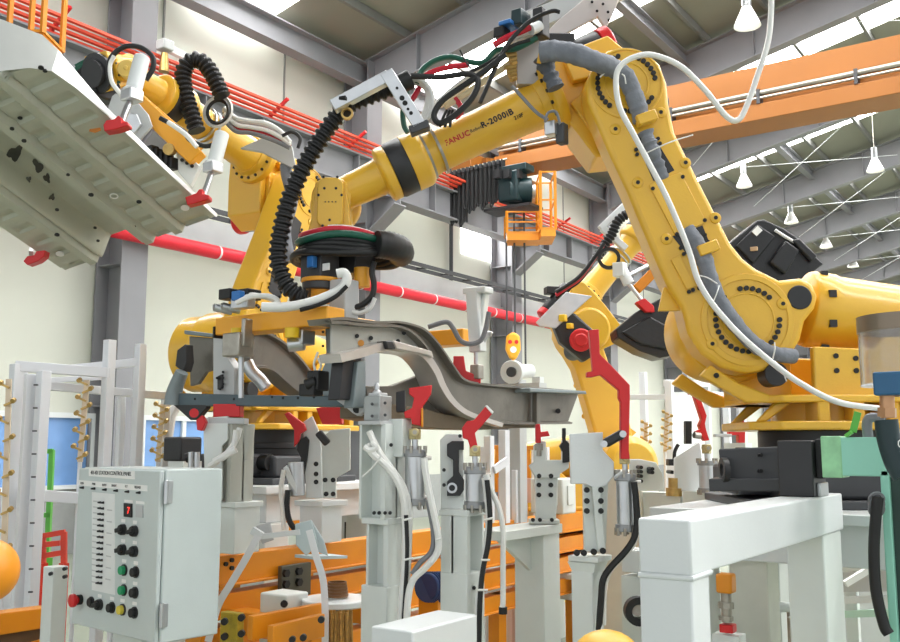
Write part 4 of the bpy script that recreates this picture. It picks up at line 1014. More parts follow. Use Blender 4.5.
MB().cyl(P(626, 277, 6.6), P(655, 262, 6.7), .016, n=10).out('link_rod', ALU, g3)
m = MB(); m.prism(pp2([(636,302),(645,298),(654,306),(655,312),(646,312)], 6.55, (645, 306)), P(645, 306, 6.55), RT, Z, .08, ez=FW); m.out('clamp_jaw', RED, g3, bevel=.006)
# dress pack of the distant robot
m = MB(); m.bar(P(600, 229, 7.2), P(624, 206, 7.2), .06, .05); m.bar(P(602, 228, 7.2), P(626, 249, 7.2), .06, .05); m.out('hose_bracket', WHT, R3, bevel=.006)
corr('corrugated_hose', [(640, 212), (630, 213), (618, 221), (612, 234), (604, 246), (596, 260)], 7.15, .035, R3, rib=.03)
for k in range(3): MB().tube(pts([(604, 243 + k), (594, 258 + k), (580, 276 + 2 * k), (566, 286 + 2 * k), (556, 292 + 3 * k)], 7.1 + .02 * k), .016, n=8).out('dress_hose', (BLK, HRED, BLK)[k], R3)
MB().torus_prof(P(609, 258, 7.0), FW + RT * .2, [(.06, 0), (.085, 0), (.085, .03), (.06, .03)], 24).out('hose_coil', BLK, R3)
m = MB(); m.prism(pp2([(536,322),(566,292),(592,296),(556,328),(540,326)], 7.0, (560, 310)), P(560, 310, 7.0), RT, Z, .03, ez=FW); m.out('cover_plate', ALU, R3, bevel=.004)
m = MB(); m.prism(pp2([(552,322),(574,312),(594,330),(596,354),(584,362),(560,342)], 7.02, (575, 335)), P(575, 335, 7.02), RT, Z, .14, ez=FW); m.out('cable_box', BLKM, R3, bevel=.02)
m = MB(); m.box(P(563, 318, 6.98), (.05, .05, .05)); m.box(P(570, 326, 6.98), (.04, .05, .04)); m.out('yellow_plug', WARN, R3, bevel=.006)
m = MB(); m.cyl(P(581, 340, 6.9), P(581, 340, 7.0), .085, n=26); m.cyl(P(581, 340, 6.87), P(581, 340, 6.9), .05, n=26); m.out('red_end_cap', RED, R3, bevel=.012)
# ================================================================ CONTROL PANEL
K = P(161, 469.5, 3.4); KZ = K.z; K0 = V((K.x, K.y, KZ - .6))
fd = (RT * -.75 + FW * .66).normalized(); sd = (RT * .66 + FW * .75).normalized(); fn = Z.cross(fd); fn = fn if fn.dot(CAM - K) > 0 else -fn
cp = thing('control_panel', 'pale grey station control panel box with buttons, hinges and a red emergency stop', 'control panel', K0)
def fpp(u, v, off=0.):
    r = ray(u, v); o = K + fn * off; t = (o - CAM).dot(fn) / r.dot(fn); return CAM + r * t
m = MB(); W0, D0, H0 = .59, .262, .6
def obox(m, o, a, b, c): m.add([o, o+a, o+a+b, o+b, o+c, o+a+c, o+a+b+c, o+b+c], [(0,3,2,1),(4,5,6,7),(0,1,5,4),(1,2,6,5),(2,3,7,6),(3,0,4,7)]); return m
obox(m, K0 + sd * .022, fd * W0, sd * (D0 - .022), Z * H0).out('enclosure', PANELM, cp, bevel=.006)
obox(MB(), K0 + fd * .004 + Z * .004, fd * (W0 - .008), sd * .019, Z * (H0 - .008)).out('door', PANELM, cp, bevel=.005)
for v in (492, 615):
    z0 = P(161, v, 3.42).z; p = V((K.x, K.y, z0)) + sd * .03 - fd * .0
    hg = MB(); hg.bar(p - Z * .04 - fd * .006, p + Z * .04 - fd * .006, .028, .012, up=fd); hg.cyl(p - Z * .042 - fd * .01 - sd * .012, p + Z * .042 - fd * .01 - sd * .012, .008, n=10); hg.out('hinge', ALU, cp, bevel=.002)
dr = bpy.data.objects['door']
def facebox(name, u0, v0, u1, v1, th, mt, off=0.):
    """quad on the door face given by its picture corners"""
    a, b, c, d_ = fpp(u0, v0), fpp(u1, v0 + (u1 - u0) * SLP(v0)), fpp(u1, v1 + (u1 - u0) * SLP(v1)), fpp(u0, v1)
    m = MB(); e = fn * (th + off); f_ = fn * off; m.add([a+f_, b+f_, c+f_, d_+f_, a+e, b+e, c+e, d_+e], [(0,3,2,1),(4,5,6,7),(0,1,5,4),(1,2,6,5),(2,3,7,6),(3,0,4,7)]); return m.out(name, mt, dr)
def SLP(v): return .061 + (v - 465) / 160 * .2
DEX = -fd; DEZ = Z
def ftext(t, u, v, size, mt=INK, sp=1.): 
    vs, f_ = text_mb(t, size, fpp(u, v, .0016), DEX, DEZ, .0003, sp); m = MB(); m.add(vs, f_); m.out('lettering', mt, dr)
facebox('title_plate', 89, 468.2, 135, 476, .001, PAPER); ftext('401-401 STATION CONTROL PANEL', 90.5, 474.3, .021, INK, .86)
facebox('label_strip', 79, 480, 147.5, 485.5, .001, PAPER)
for k, (u, v, t) in enumerate(((80.5, 484.2, 'RUN'), (92, 485, 'PWR'), (102, 486, 'AUTO'), (111.5, 486.6, 'READY'), (125, 487.4, 'FLT'), (134.5, 488.2, 'RELEASE'))): ftext(t, u, v, .0125, INK, .9)
for k in range(6):
    u = 83.5 + 11.3 * k; v = 487.6 + 1.0 * k
    a = fpp(u, v); MB().cyl(a, a + fn * .016, .0055, .003, n=10).out('toggle', BLKM, dr)
PLB = mat('white_backing_plate', (226, 228, 226), .5)
facebox('switch_plate', 92, 492, 115, 590, .0008, PLB)
for k in range(15):
    v = 502.5 + 5.75 * k; u = 102.5 - .28 * k * .5
    for q in (-1.5, 1.5):
        a = fpp(u + q, v + q * .1, .001); MB().cyl(a, a + fn * .012 - DEX * .004, .005, .003, n=8).out('toggle', BLKM, dr)
    facebox('switch_label', u - 9, v - 2, u - 4.5, v - .8, .0015, LGR)
    if k % 2: facebox('switch_label', u + 5, v + 1, u + 10, v + 2.2, .0015, LGR)
facebox('display_bezel', 125, 503, 132.6, 516.5, .006, BLK)
m = MB(); a = fpp(126.6, 505.5, .0065); vs, f_ = text_mb('7', .034, fpp(127, 513.5, .0065), DEX, DEZ, .0004); m.add(vs, f_); m.out('digit', mat('red_led', (255, 50, 40), .4, emit=2.), dr)
facebox('display_label', 124.5, 499.6, 133, 502.4, .001, PAPER); facebox('display_label', 136, 500.8, 144.5, 503.6, .001, PAPER)
facebox('meter', 136.5, 505, 143.5, 517, .004, LGR)
def button(name, u, v, r, h, mt, ring=True):
    a = fpp(u, v); m = MB()
    if ring: MB().cyl(a, a + fn * .006, r * 1.25, n=20).out('button_ring', BLKM, dr)
    m.cyl(a + fn * .004, a + fn * h, r, r * .96, n=20); return m.out(name, mt, dr, bevel=.002)
def selector(u, v):
    a = fpp(u, v); MB().cyl(a, a + fn * .012, .02, n=20).out('button_ring', BLKM, dr)
    m = MB(); m.cyl(a + fn * .01, a + fn * .02, .018, n=20); m.bar(a + fn * .023 - DEX * .019 - Z * .004, a + fn * .023 + DEX * .019 + Z * .004, .016, .012, up=fn); m.out('selector_switch', BLK, dr, bevel=.003)
    t = fpp(u - 2.5, v - 7.2); m = MB(); o = t; m.add([o, o + DEX * .026, o + DEX * .026 + Z * .012, o + Z * .012, o + fn * .001, o + DEX * .026 + fn * .001, o + DEX * .026 + Z * .012 + fn * .001, o + Z * .012 + fn * .001], [(0,3,2,1),(4,5,6,7),(0,1,5,4),(1,2,6,5),(2,3,7,6),(3,0,4,7)]); m.out('button_label', PAPER, dr)
for u, v in ((124, 529.5), (135.6, 531), (123.8, 549.6), (135.4, 551.3)): selector(u, v)
GBT = mat('green_button', (20, 150, 96), .35); YBT = mat('yellow_button', (226, 206, 70), .35)
for u, v, mt, nm in ((124.6, 570, GBT, 'green_button'), (124.3, 590, GBT, 'green_button'), (136.3, 572, BLK, 'black_button'), (135.6, 592.5, BLK, 'black_button'), (135, 612.5, BLK, 'black_button'), (123, 609.6, YBT, 'yellow_button'), (112.6, 607.5, BLK, 'black_button')):
    button(nm, u, v, .0165, .02, mt)
    o = fpp(u - 2.5, v - 7.6, 0); m = MB(); m.box(o + DEX * .013, (.001, .001, .001)) if False else m.add([o + x_ + y_ + z_ for z_ in (V((0,0,0)), fn * .001) for x_, y_ in ((V((0,0,0)), V((0,0,0))), (DEX * .028, V((0,0,0))), (DEX * .028, Z * .012), (V((0,0,0)), Z * .012))], [(0,3,2,1),(4,5,6,7),(0,1,5,4),(1,2,6,5),(2,3,7,6),(3,0,4,7)]); m.out('button_label', PAPER, dr)
button('black_ring_button', 91.8, 602, .0165, .014, BLK); selector(100.5, 604.5)
a = fpp(81, 599.5); MB().cyl(a, a + fn * .014, .019, n=22).out('emergency_stop_base', BLK, dr)
m = MB(); m.lathe(a + fn * .012, fn, [(.013, 0), (.014, .008), (.024, .014), (.026, .02), (.024, .028), (.015, .032)], 26); m.out('emergency_stop', RED, dr)
# pedestal of the panel
m = MB(); c = K0 + fd * .3 + sd * .13; m.add([c + fd * x_ + sd * y_ + Z * z_ for z_ in (-K0.z + .02, 0) for x_, y_ in ((-.1, -.06), (.1, -.06), (.1, .06), (-.1, .06))], [(0,3,2,1),(4,5,6,7),(0,1,5,4),(1,2,6,5),(2,3,7,6),(3,0,4,7)]); m.out('pedestal', WHT2, cp, bevel=.004)
m = MB(); m.add([c + fd * x_ + sd * y_ + Z * z_ for z_ in (-K0.z, -K0.z + .02) for x_, y_ in ((-.2, -.16), (.2, -.16), (.2, .16), (-.2, .16))], [(0,3,2,1),(4,5,6,7),(0,1,5,4),(1,2,6,5),(2,3,7,6),(3,0,4,7)]); m.out('foot_plate', WHT2, cp)
# ================================================================ JIG POSTS
def ax(u, v, d): p = P(u, v, d); return p
def zt(v, d, u=450): return P(u, v, d).z
def colbox(m, u, d, v0, v1, wx, wy=None):
    p = P(u, v0, d); z1 = p.z; z0 = 0. if v1 is None else P(u, v1, d).z; wy = wy or wx
    m.b2((p.x - wx/2, p.y - wy/2, z0), (p.x + wx/2, p.y + wy/2, z1)); return p
def channel(u, d, v0, v1, w, side, t=.012, name='channel', mt=None, T=None):
    p = P(u, v0, d); z1 = p.z; z0 = P(u, v1, d).z; x0, x1, y0, y1 = p.x - w/2, p.x + w/2, p.y - w/2, p.y + w/2; m = MB()
    if side == '-Y': m.b2((x0, y0, z0), (x0 + t, y1, z1)); m.b2((x1 - t * 2, y0, z0), (x1, y1, z1)); m.b2((x0, y0 + w * .5, z0), (x1, y0 + w * .5 + t, z1))
    else: m.b2((x0, y0, z0), (x1, y0 + t * 2, z1)); m.b2((x0, y1 - t, z0), (x1, y1, z1)); m.b2((x1 - w * .6, y0, z0), (x1 - w * .6 + t, y1, z1))
    m.out(name, mt or WHT2, T, bevel=.002)
def cylinder(T, u, v0, v1, d, r, vr, name='air_cylinder'):
    p0 = P(u, v0, d); p1 = P(u, v1, d); p1 = V((p0.x, p0.y, p1.z)); m = MB(); h = p0.z - p1.z
    m.cyl(p0 - Z * .02, p1 + Z * .02, r, n=26); c = m.out(name, ALU, T, smooth=50)
    m = MB()
    for z in (p0.z - .012, p1.z + .012): m.cyl(V((p0.x, p0.y, z - .014)), V((p0.x, p0.y, z + .014)), r * 1.18, n=26)
    m.out('end_cap', mat('cast_aluminium', (150, 152, 154), .4, metal=.7), c, bevel=.003)
    m = MB()
    for k in range(8):
        a = k * math.pi / 4 + .3; o = V((p0.x + r * 1.12 * math.cos(a), p0.y + r * 1.12 * math.sin(a), 0))
        for z in (p0.z + .002, p1.z - .002): m.cyl(V((o.x, o.y, z - .014)), V((o.x, o.y, z + .014)), r * .18, n=6)
    m.out('tie_bolts', STL, c)
    pr = P(u, vr, d); m = MB(); m.cyl(V((p0.x, p0.y, p0.z)), V((p0.x, p0.y, pr.z)), r * .3, n=14); m.out('piston_rod', ALU, c)
    m = MB(); q = V((p0.x, p0.y, pr.z)); m.box(q, (r * .9, r * .9, r * 1.1)); m.cyl(q - FW * r * .8 + Z * .006, q + FW * r * .8 + Z * .006, r * .45, n=16); m.out('clevis', mat('zinc_yellow', (190, 176, 130), .35, metal=.6, var=.1), c, bevel=.003)
    m = MB(); m.cyl(q - FW * r * .95 + Z * .006, q - FW * r * .75 + Z * .006, r * .22, n=12); m.out('clevis_pin', STL, c)
    for z, s_ in ((p0.z - .03, 1), (p1.z + .03, 1)):
        m = MB(); m.cyl(V((p0.x, p0.y, z)) + RT * r * .8, V((p0.x, p0.y, z)) + RT * r * 1.7, r * .22, n=10); m.out('air_fitting', mat('pale_fitting', (226, 220, 214), .4), c)
def jaw(T, L, d, th=.05, name='clamp_arm', mt=None):
    o = L[0]; m = MB(); m.prism(pp2(L, d, o), P(*o, d), RT, Z, th, ez=FW); return m.out(name, mt or RED, T, bevel=.003)
def hosep(T, L, d, r, mt, name='hose'): return MB().tube(pts(L, d), r, n=8, res=6).out(name, mt, T)
def plate(T, L, d, th, mt=None, name='bracket_plate', bevel=.003):
    o = L[0]; m = MB(); m.prism(pp2(L, d, o), P(*o, d), RT, Z, th, ez=FW); return m.out(name, mt or WHT2, T, bevel=bevel)
def bolts(T, L, d, r=.008, name='bolt', mt=None):
    for u, v in L: a = P(u, v, d); MB().cyl(a, a + FW * .014, r, n=10).out(name, mt or BLK, T)
def foot(T, u, d, w):
    p = P(u, 500, d); m = MB(); m.b2((p.x - w, p.y - w, 0), (p.x + w, p.y + w, .025)); m.out('foot_plate', WHT2, T, bevel=.003)
# --- post A
T = thing('jig_post', 'tall white jig post with a pin block and red clamp under the curved chassis rail', 'jig', P(384, 520, 3.75))
m = MB(); colbox(m, 384, 3.75, 584, None, .125); m.out('column', WHT2, T, bevel=.004); foot(T, 384, 3.75, .13)
channel(386, 3.75, 523, 585, .108, '-Y', T=T, name='column_channel')
m = MB(); colbox(m, 385, 3.75, 517, 523.5, .13); m.out('cap_plate', WHT2, T, bevel=.003)
channel(383, 3.75, 424, 518, .13, '-Y', T=T, name='upper_column')
m = MB(); p = P(400, 419, 3.72); m.b2((p.x - .035, p.y - .03, P(400, 457, 3.72).z), (p.x + .035, p.y + .03, p.z)); m.out('side_box', WHT2, T, bevel=.004)
m = MB(); colbox(m, 378, 3.72, 421, 425, .11); m.out('pin_plate', LGR, T, bevel=.002)
m = MB(); colbox(m, 378, 3.72, 396, 421, .078); m.out('pin_block', mat('pin_block_grey', (164, 168, 166), .4, metal=.3), T, bevel=.004)
m = MB(); colbox(m, 378, 3.72, 393, 397, .055); m.out('pin_cap', LGR, T, bevel=.004)
m = MB(); a = P(377, 393, 3.72); m.lathe(a - Z * .01, Z, [(.018, 0), (.018, .015), (.01, .022), (.01, .04), (.005, .05)], 16); m.out('locating_pin', ALU, T)
bolts(T, [(372, 404), (372, 416), (385, 403), (385, 415)], 3.66, .006, 'block_bolt', DGR)
jaw(T, [(409, 388), (432, 385), (431, 394), (423, 406), (421, 414), (421, 426), (412, 424), (411, 418), (405, 418), (404, 412), (412, 408), (414, 398), (409, 394)], 3.68, .045)
plate(T, [(421, 408), (423, 408), (423, 427), (421, 427)], 3.67, .05, ORG, 'clamp_shim')
cylinder(T, 415, 450, 505, 3.7, .038, 434)
plate(T, [(396, 392), (405, 390), (405, 412), (396, 412)], 3.85, .08, BLKM, 'back_stop')
hosep(T, [(369, 431), (375, 444), (382, 456), (394, 472), (404, 488), (409, 510), (409, 540), (407, 580), (404, 625)], 3.64, .012, HWHT)
hosep(T, [(366, 445), (374, 455), (388, 468), (400, 486), (405, 510), (405, 560), (400, 625)], 3.63, .014, HWHT, 'hose_thick')
hosep(T, [(364, 447), (370, 450), (376, 447), (371, 442)], 3.62, .011, HWHT, 'hose_bend')
hosep(T, [(406, 515), (407, 550), (405, 600), (402, 642)], 3.62, .0085, BLK, 'black_hose')
hosep(T, [(424, 458), (426, 475), (431, 500), (438, 535), (437, 553), (425, 568), (413, 580), (408, 600), (406, 640)], 3.6, .013, HWHT)
hosep(T, [(428, 500), (433, 530), (432, 550), (420, 563), (412, 574)], 3.61, .01, HGRY, 'grey_hose')
for L in ([(420, 570), (430, 562)], [(404, 520), (412, 518)], [(404, 560), (413, 558)], [(436, 540), (442, 538)]): hosep(T, L, 3.57, .004, HWHT, 'cable_tie')
hosep(T, [(381, 456), (372, 468), (362, 477)], 3.6, .003, HWHT, 'tie_tail')
bolts(T, [(374, 513), (379, 513), (385, 513), (390, 513), (391, 445)], 3.66, .007)
# --- post B
T = thing('jig_post', 'white jig post with an open side recess, black bracket and tilted red clamp', 'jig', P(462, 520, 3.7))
m = MB(); colbox(m, 462.5, 3.7, 571, None, .122); m.out('column', WHT2, T, bevel=.004); foot(T, 462, 3.7, .13)
channel(462.5, 3.7, 514, 572, .12, '+X', T=T, name='column_channel')
m = MB(); colbox(m, 462.5, 3.7, 509, 515, .132); m.out('cap_plate', WHT2, T, bevel=.003)
plate(T, [(440, 440), (446, 434), (463, 434), (464, 470), (464, 509), (441, 509)], 3.74, .03)
plate(T, [(452, 441), (464, 441), (464, 450), (459, 450), (459, 472), (464, 480), (464, 490), (460, 496), (447, 496), (447, 482), (453, 476), (453, 460), (447, 456), (447, 444)], 3.7, .035, BLKM, 'black_bracket')
m = MB(); a = P(452, 488, 3.69); m.torus_prof(a, FW, [(.012, 0), (.02, 0), (.02, .01), (.012, .01)], 18); m.out('bracket_eye', ALU, T)
jaw(T, [(462, 428), (467, 421), (474, 420), (486, 406), (493, 413), (480, 428), (475, 433), (478, 448), (478, 452), (471, 450), (468, 440), (463, 438)], 3.64, .045)
plate(T, [(485, 406), (487, 405), (494, 412), (492, 414)], 3.635, .055, PAPER, 'clamp_pad')
cylinder(T, 475, 467, 508, 3.66, .036, 451)
hosep(T, [(487, 480), (489, 500), (490, 520), (488, 545), (483, 570), (480, 600), (479, 642)], 3.6, .010, BLK, 'black_hose')
hosep(T, [(486, 475), (492, 492), (499, 508), (503, 530), (503, 560), (503, 600), (502, 608)], 3.62, .0105, HWHT)
hosep(T, [(484, 478), (487, 500), (488, 525), (484, 560), (478, 600), (476, 642)], 3.63, .010, HWHT)
MB().cyl(P(503, 607, 3.62), P(503, 614, 3.62), .016, n=14).out('hose_plug', BLK, T)
for L in ([(484, 520), (493, 518)], [(481, 560), (490, 560)], [(478, 590), (488, 590)]): hosep(T, L, 3.57, .004, HWHT, 'cable_tie')
bolts(T, [(444, 470), (444, 485), (460, 436), (474, 588)], 3.64, .007)
# --- post C, low table with its own clamp bracket
dC = 4.4
T = thing('jig_table', 'white gusseted jig table carrying a forked bracket and small red clamp', 'jig', P(538, 560, dC))
m = MB(); colbox(m, 537, dC, 532, None, .15); m.out('column', WHT2, T, bevel=.004); foot(T, 537, dC, .14)
m = MB(); p = P(537, 524, dC); m.b2((p.x - .085, p.y - .42, P(537, 533, dC).z), (p.x + .085, p.y + .085, p.z)); m.out('table_plate', WHT2, T, bevel=.003)
pz = P(537, 533, dC).z; m = MB(); m.prism([(p.y - .35, pz), (p.y - .07, pz), (p.y - .07, pz - .16)], V((p.x - .01, 0, 0)), Y, Z, .02, ez=X); m.out('gusset', WHT2, T)
dB = 4.38
plate(T, [(529, 466), (534, 462), (534, 445), (540, 441), (546, 441), (546, 460), (562, 460), (562, 440), (569, 440), (569, 468), (560, 474), (560, 478), (536, 478)], dB, .04)
plate(T, [(535, 476), (558, 476), (556, 522), (536, 522)], dB + .02, .05, WHT2, 'bracket_web')
plate(T, [(530, 520), (560, 520), (560, 524), (530, 524)], dB - .02, .1, WHT2, 'bracket_foot')
bolts(T, [(539, 476), (551, 476), (539, 485), (551, 485), (539, 495), (551, 495)], dB, .011)
bolts(T, [(533, 520), (540, 520), (552, 520)], dB - .03, .009)
jaw(T, [(536, 424), (540, 424), (541, 432), (548, 431), (550, 436), (541, 437), (541, 443), (536, 443)], dB - .04, .05)
m = MB(); m.cyl(P(539, 444, dB), P(539, 456, dB), .012, n=12); m.box(P(539, 447, dB), (.03, .03, .03)); m.out('clamp_rod', STL, T)
plate(T, [(563, 428), (566, 428), (566, 440), (570, 444), (570, 462), (563, 463), (563, 452), (560, 446), (563, 442)], dB - .03, .05, BLK, 'black_slide')
# --- post D, big plate jig with long red arm
dD = 3.72
T = thing('jig_post', 'white jig post with a broad face plate and a long angular red arm', 'jig', P(590, 560, dD))
m = MB(); colbox(m, 587, dD, 570, None, .09); m.out('column', WHT2, T, bevel=.004); foot(T, 587, dD, .13)
m = MB(); colbox(m, 590, dD, 555, 560.5, .125); m.out('cap_plate', WHT2, T, bevel=.003)
m = MB(); p = P(588, 561, dD); z1 = P(588, 561, dD).z; z0 = P(588, 571, dD).z; q = .055
m.add([V((p.x + x_, p.y + y_, z_)) for z_, k in ((z0, .045), (z1, .058)) for x_, y_ in ((-k, -k), (k, -k), (k, k), (-k, k))], [(0,3,2,1),(4,5,6,7),(0,1,5,4),(1,2,6,5),(2,3,7,6),(3,0,4,7)]); m.out('column_head', WHT2, T)
plate(T, [(570, 434), (603, 432), (603, 450), (614, 462), (614, 476), (606, 486), (594, 488), (585, 484), (571, 484)], dD - .06, .03, WHT, 'face_plate')
plate(T, [(584, 484), (608, 484), (606, 552), (585, 552)], dD - .03, .03, WHT2, 'lower_web')
plate(T, [(592, 486), (600, 486), (606, 552), (598, 552)], dD - .06, .03, WHT2, 'web_rib')
bolts(T, [(587, 490), (601, 490), (587, 501), (601, 501), (587, 511), (601, 511)], dD - .065, .011)
bolts(T, [(577, 553), (584, 553), (594, 552), (603, 551)], dD - .07, .012)
jaw(T, [(589, 330), (599, 329), (600, 354), (612, 366), (630, 385), (630, 400), (629, 450), (630, 459), (621, 459), (621, 402), (619, 398), (619, 390), (601, 375), (592, 377), (587, 377), (587, 372), (593, 371)], dD - .1, .04, 'long_arm')
m = MB(); m.bar(P(604, 444, dD - .13), P(624, 433, dD - .13), .03, .036, up=Z); m.out('black_link', BLKM, T, bevel=.012)
for u, v in ((604, 444), (623, 434)): MB().cyl(P(u, v, dD - .155), P(u, v, dD - .1), .013, n=16).out('link_pin', ALU, T)
cylinder(T, 625, 474, 531, dD - .05, .035, 459)
hosep(T, [(634, 482), (636, 500), (637, 522), (634, 538), (625, 552), (611, 567), (603, 580), (601, 600), (599, 630)], dD - .1, .013, BLK, 'black_hose')
hosep(T, [(638, 520), (635, 542), (622, 558), (610, 572), (605, 590), (604, 625)], dD - .09, .0085, HWHT)
hosep(T, [(601, 600), (600, 620), (599, 642)], dD - .1, .012, HWHT, 'white_sleeve')
hosep(T, [(614, 478), (622, 472)], dD - .12, .006, LGR, 'spring')
# --- post E (behind the control panel) 
dE = 4.3
T = thing('jig_post', 'grey jig post standing right behind the control panel, with a red hook', 'jig', P(228, 520, dE))
m = MB(); colbox(m, 236, dE, 506, 552, .15); m.out('column', WHT2, T, bevel=.004)
m = MB(); colbox(m, 236, dE, 501, 506.5, .17); m.out('cap_plate', WHT2, T, bevel=.003)
channel(233, dE, 424, 502, .135, '-Y', T=T, name='upper_column', mt=mat('jig_grey_cream', (186, 186, 176), .5))
plate(T, [(203, 418), (228, 416), (228, 440), (222, 446), (222, 500), (205, 500)], dE - .1, .03, WHT2)
m = MB(); p = P(246, 432, dE); m.cyl(V((p.x, p.y, P(246, 460, dE).z)), p + Z * .03, .03, .04, n=14); m.out('rounded_shield', mat('jig_grey_cream', (186, 186, 176)), T)
plate(T, [(213, 404), (240, 404), (240, 417), (213, 417)], dE - .08, .08, RED, 'red_rest')
plate(T, [(208, 417), (244, 418), (244, 424), (208, 424)], dE - .1, .1, LGR, 'rest_plate')
jaw(T, [(196, 420), (202, 415), (206, 422), (202, 431), (197, 430)], dE - .14, .04)
m = MB(); m.cyl(P(194, 413, dE - .16), P(194, 413, dE - .1), .02, n=16); m.out('red_knob', RED, T)
hosep(T, [(240, 428), (236, 440), (228, 452), (214, 464), (208, 470)], dE - .16, .013, HWHT)
hosep(T, [(236, 430), (233, 446), (224, 456), (209, 466)], dE - .18, .011, HWHT)
hosep(T, [(236, 449), (226, 455), (214, 462)], dE - .2, .016, HWHT, 'hose_thick')
# --- post F
dF = 4.85
T = thing('jig_post', 'white jig post with a black pivot arm and red hook, below the chassis front corner', 'jig', P(315, 520, dF))
m = MB(); colbox(m, 321, dF, 505, 541.5, .15); m.out('column', WHT, T, bevel=.004)
m = MB(); colbox(m, 321, dF, 500, 505.5, .19); m.out('cap_plate', WHT, T, bevel=.003)
plate(T, [(303, 422), (312, 416), (318, 430), (321, 448), (322, 498), (306, 498)], dF - .08, .04, WHT)
plate(T, [(320, 440), (330, 430), (350, 428), (350, 470), (336, 478), (336, 498), (322, 498)], dF, .03, WHT2, 'back_plate')
jaw(T, [(284, 414), (288, 412), (304, 424), (306, 430), (300, 434), (299, 441), (294, 447), (294, 430)], dF - .12, .04)
plate(T, [(298, 441), (306, 436), (309, 440), (307, 460), (304, 476), (300, 486), (292, 488), (292, 480), (299, 474), (301, 458), (297, 450)], dF - .1, .05, BLK, 'black_slide')
bolts(T, [(316, 464), (316, 474), (316, 482), (325, 480), (333, 480), (326, 494), (333, 494)], dF - .085, .012)
m = MB(); m.cyl(P(296, 462, dF - .1), P(297, 496, dF - .1), .04, n=16); m.out('air_cylinder', ALU, T, bevel=.004)
plate(T, [(283, 468), (287, 465), (297, 486), (297, 494), (288, 482)], dF - .14, .04, WHT, 'white_link')
hosep(T, [(288, 490), (287, 508), (290, 522), (297, 532)], dF - .15, .014, BLK, 'black_hose')
hosep(T, [(284, 470), (281, 490), (283, 512), (284, 530)], dF - .15, .012, HWHT)
plate(T, [(316, 408), (340, 404), (342, 424), (322, 424)], dF + .05, .1, RED, 'red_rest')
m = MB(); m.bar(P(318, 432, dF - .1), P(328, 444, dF - .1), .035, .04); m.out('black_link', BLKM, T, bevel=.01)
# ================================================================ WHITE RISER FRAME, ROBOT PEDESTALS
N = P(690, 520, 2.2); bw_ = .128; hb_ = .127; Yend = 3.62
T = thing('riser_frame', 'big white square-tube riser frame in front of the largest robot base', 'steel frame', N)
MB().b2((N.x - bw_, N.y, N.z - hb_), (N.x, Yend, N.z)).out('beam', WHT, T, bevel=.006)
MB().b2((N.x - bw_, N.y, .03), (N.x, N.y + .115, N.z - hb_)).out('leg', WHT, T, bevel=.006)
MB().b2((N.x - bw_ - .0, Yend - .27, .03), (N.x - .006, Yend - .02, N.z - hb_)).out('leg', WHT2, T, bevel=.006)
m = MB(); z = N.z - hb_ - .003
wb = [V((N.x - bw_, N.y - .001, z)), V((N.x + .001, N.y - .001, z)), V((N.x + .001, N.y + .12, z + .002))]
m.tube(wb, .0065, n=8, cat=False, rf=lambda t, i: .0065); m.out('weld_bead', WHT, T)
for y in (N.y + .055, Yend - .14): MB().b2((N.x - bw_ - .05, y - .1, 0), (N.x + .05, y + .1, .03)).out('foot_plate', WHT2, T)
def pedestal(x0, x1, y0, y1, z, label, mt=WHT):
    T = thing('robot_pedestal', label, 'pedestal', ((x0 + x1) / 2, (y0 + y1) / 2, 0))
    MB().b2((x0, y0, z - .04), (x1, y1, z)).out('top_plate', mt, T, bevel=.004)
    MB().b2((x0 + .1, y0 + .1, z - .2), (x1 - .1, y1 - .1, z - .04)).out('box_beam', mt, T, bevel=.006)
    for a in (0, 1):
        for b in (0, 1):
            x = x0 + .12 if not a else x1 - .12; y = y0 + .12 if not b else y1 - .12
            MB().b2((x - .09, y - .09, 0), (x + .09, y + .09, z - .2)).out('leg', WHT2, T, bevel=.006)
    return T
pedestal(-1.56, -.25, 3.69, 4.95, base1.z, 'white pedestal table carrying the largest yellow robot')
pedestal(base2.x - .55, base2.x + .55, base2.y - .55, base2.y + .55, base2.z, 'white pedestal table under the robot with the floor pan')
pedestal(base3.x - .6, base3.x + .6, base3.y - .6, base3.y + .6, base3.z, 'low white pedestal under the distant robot')
# grey clamp block beside the big robot's base
T = thing('base_bracket', 'dark grey bolted bracket on the white pedestal beside the largest robot base', 'bracket', P(745, 490, 3.55))
m = MB(); a = P(726, 480, 3.62); b = P(782, 480, 3.5); m.bar(P(724, 465, 3.6), P(786, 463, 3.5), .16, .12); m.out('block', DGR, T, bevel=.006)
m = MB(); m.bar(P(712, 484, 3.6), P(790, 484, 3.5), .2, .045); m.out('base', DGR, T, bevel=.004)
for u, v in ((761, 455), (761, 471)): a = P(u, v, 3.43); MB().cyl(a - FW * .002, a + FW * .02, .007, n=10).out('bolt', BLK, T)
MB().torus_prof(P(727, 470, 3.5), -RT, [(.025, 0), (.045, 0), (.045, .02), (.025, .02)], 20).out('hose_port', BLKM, T)
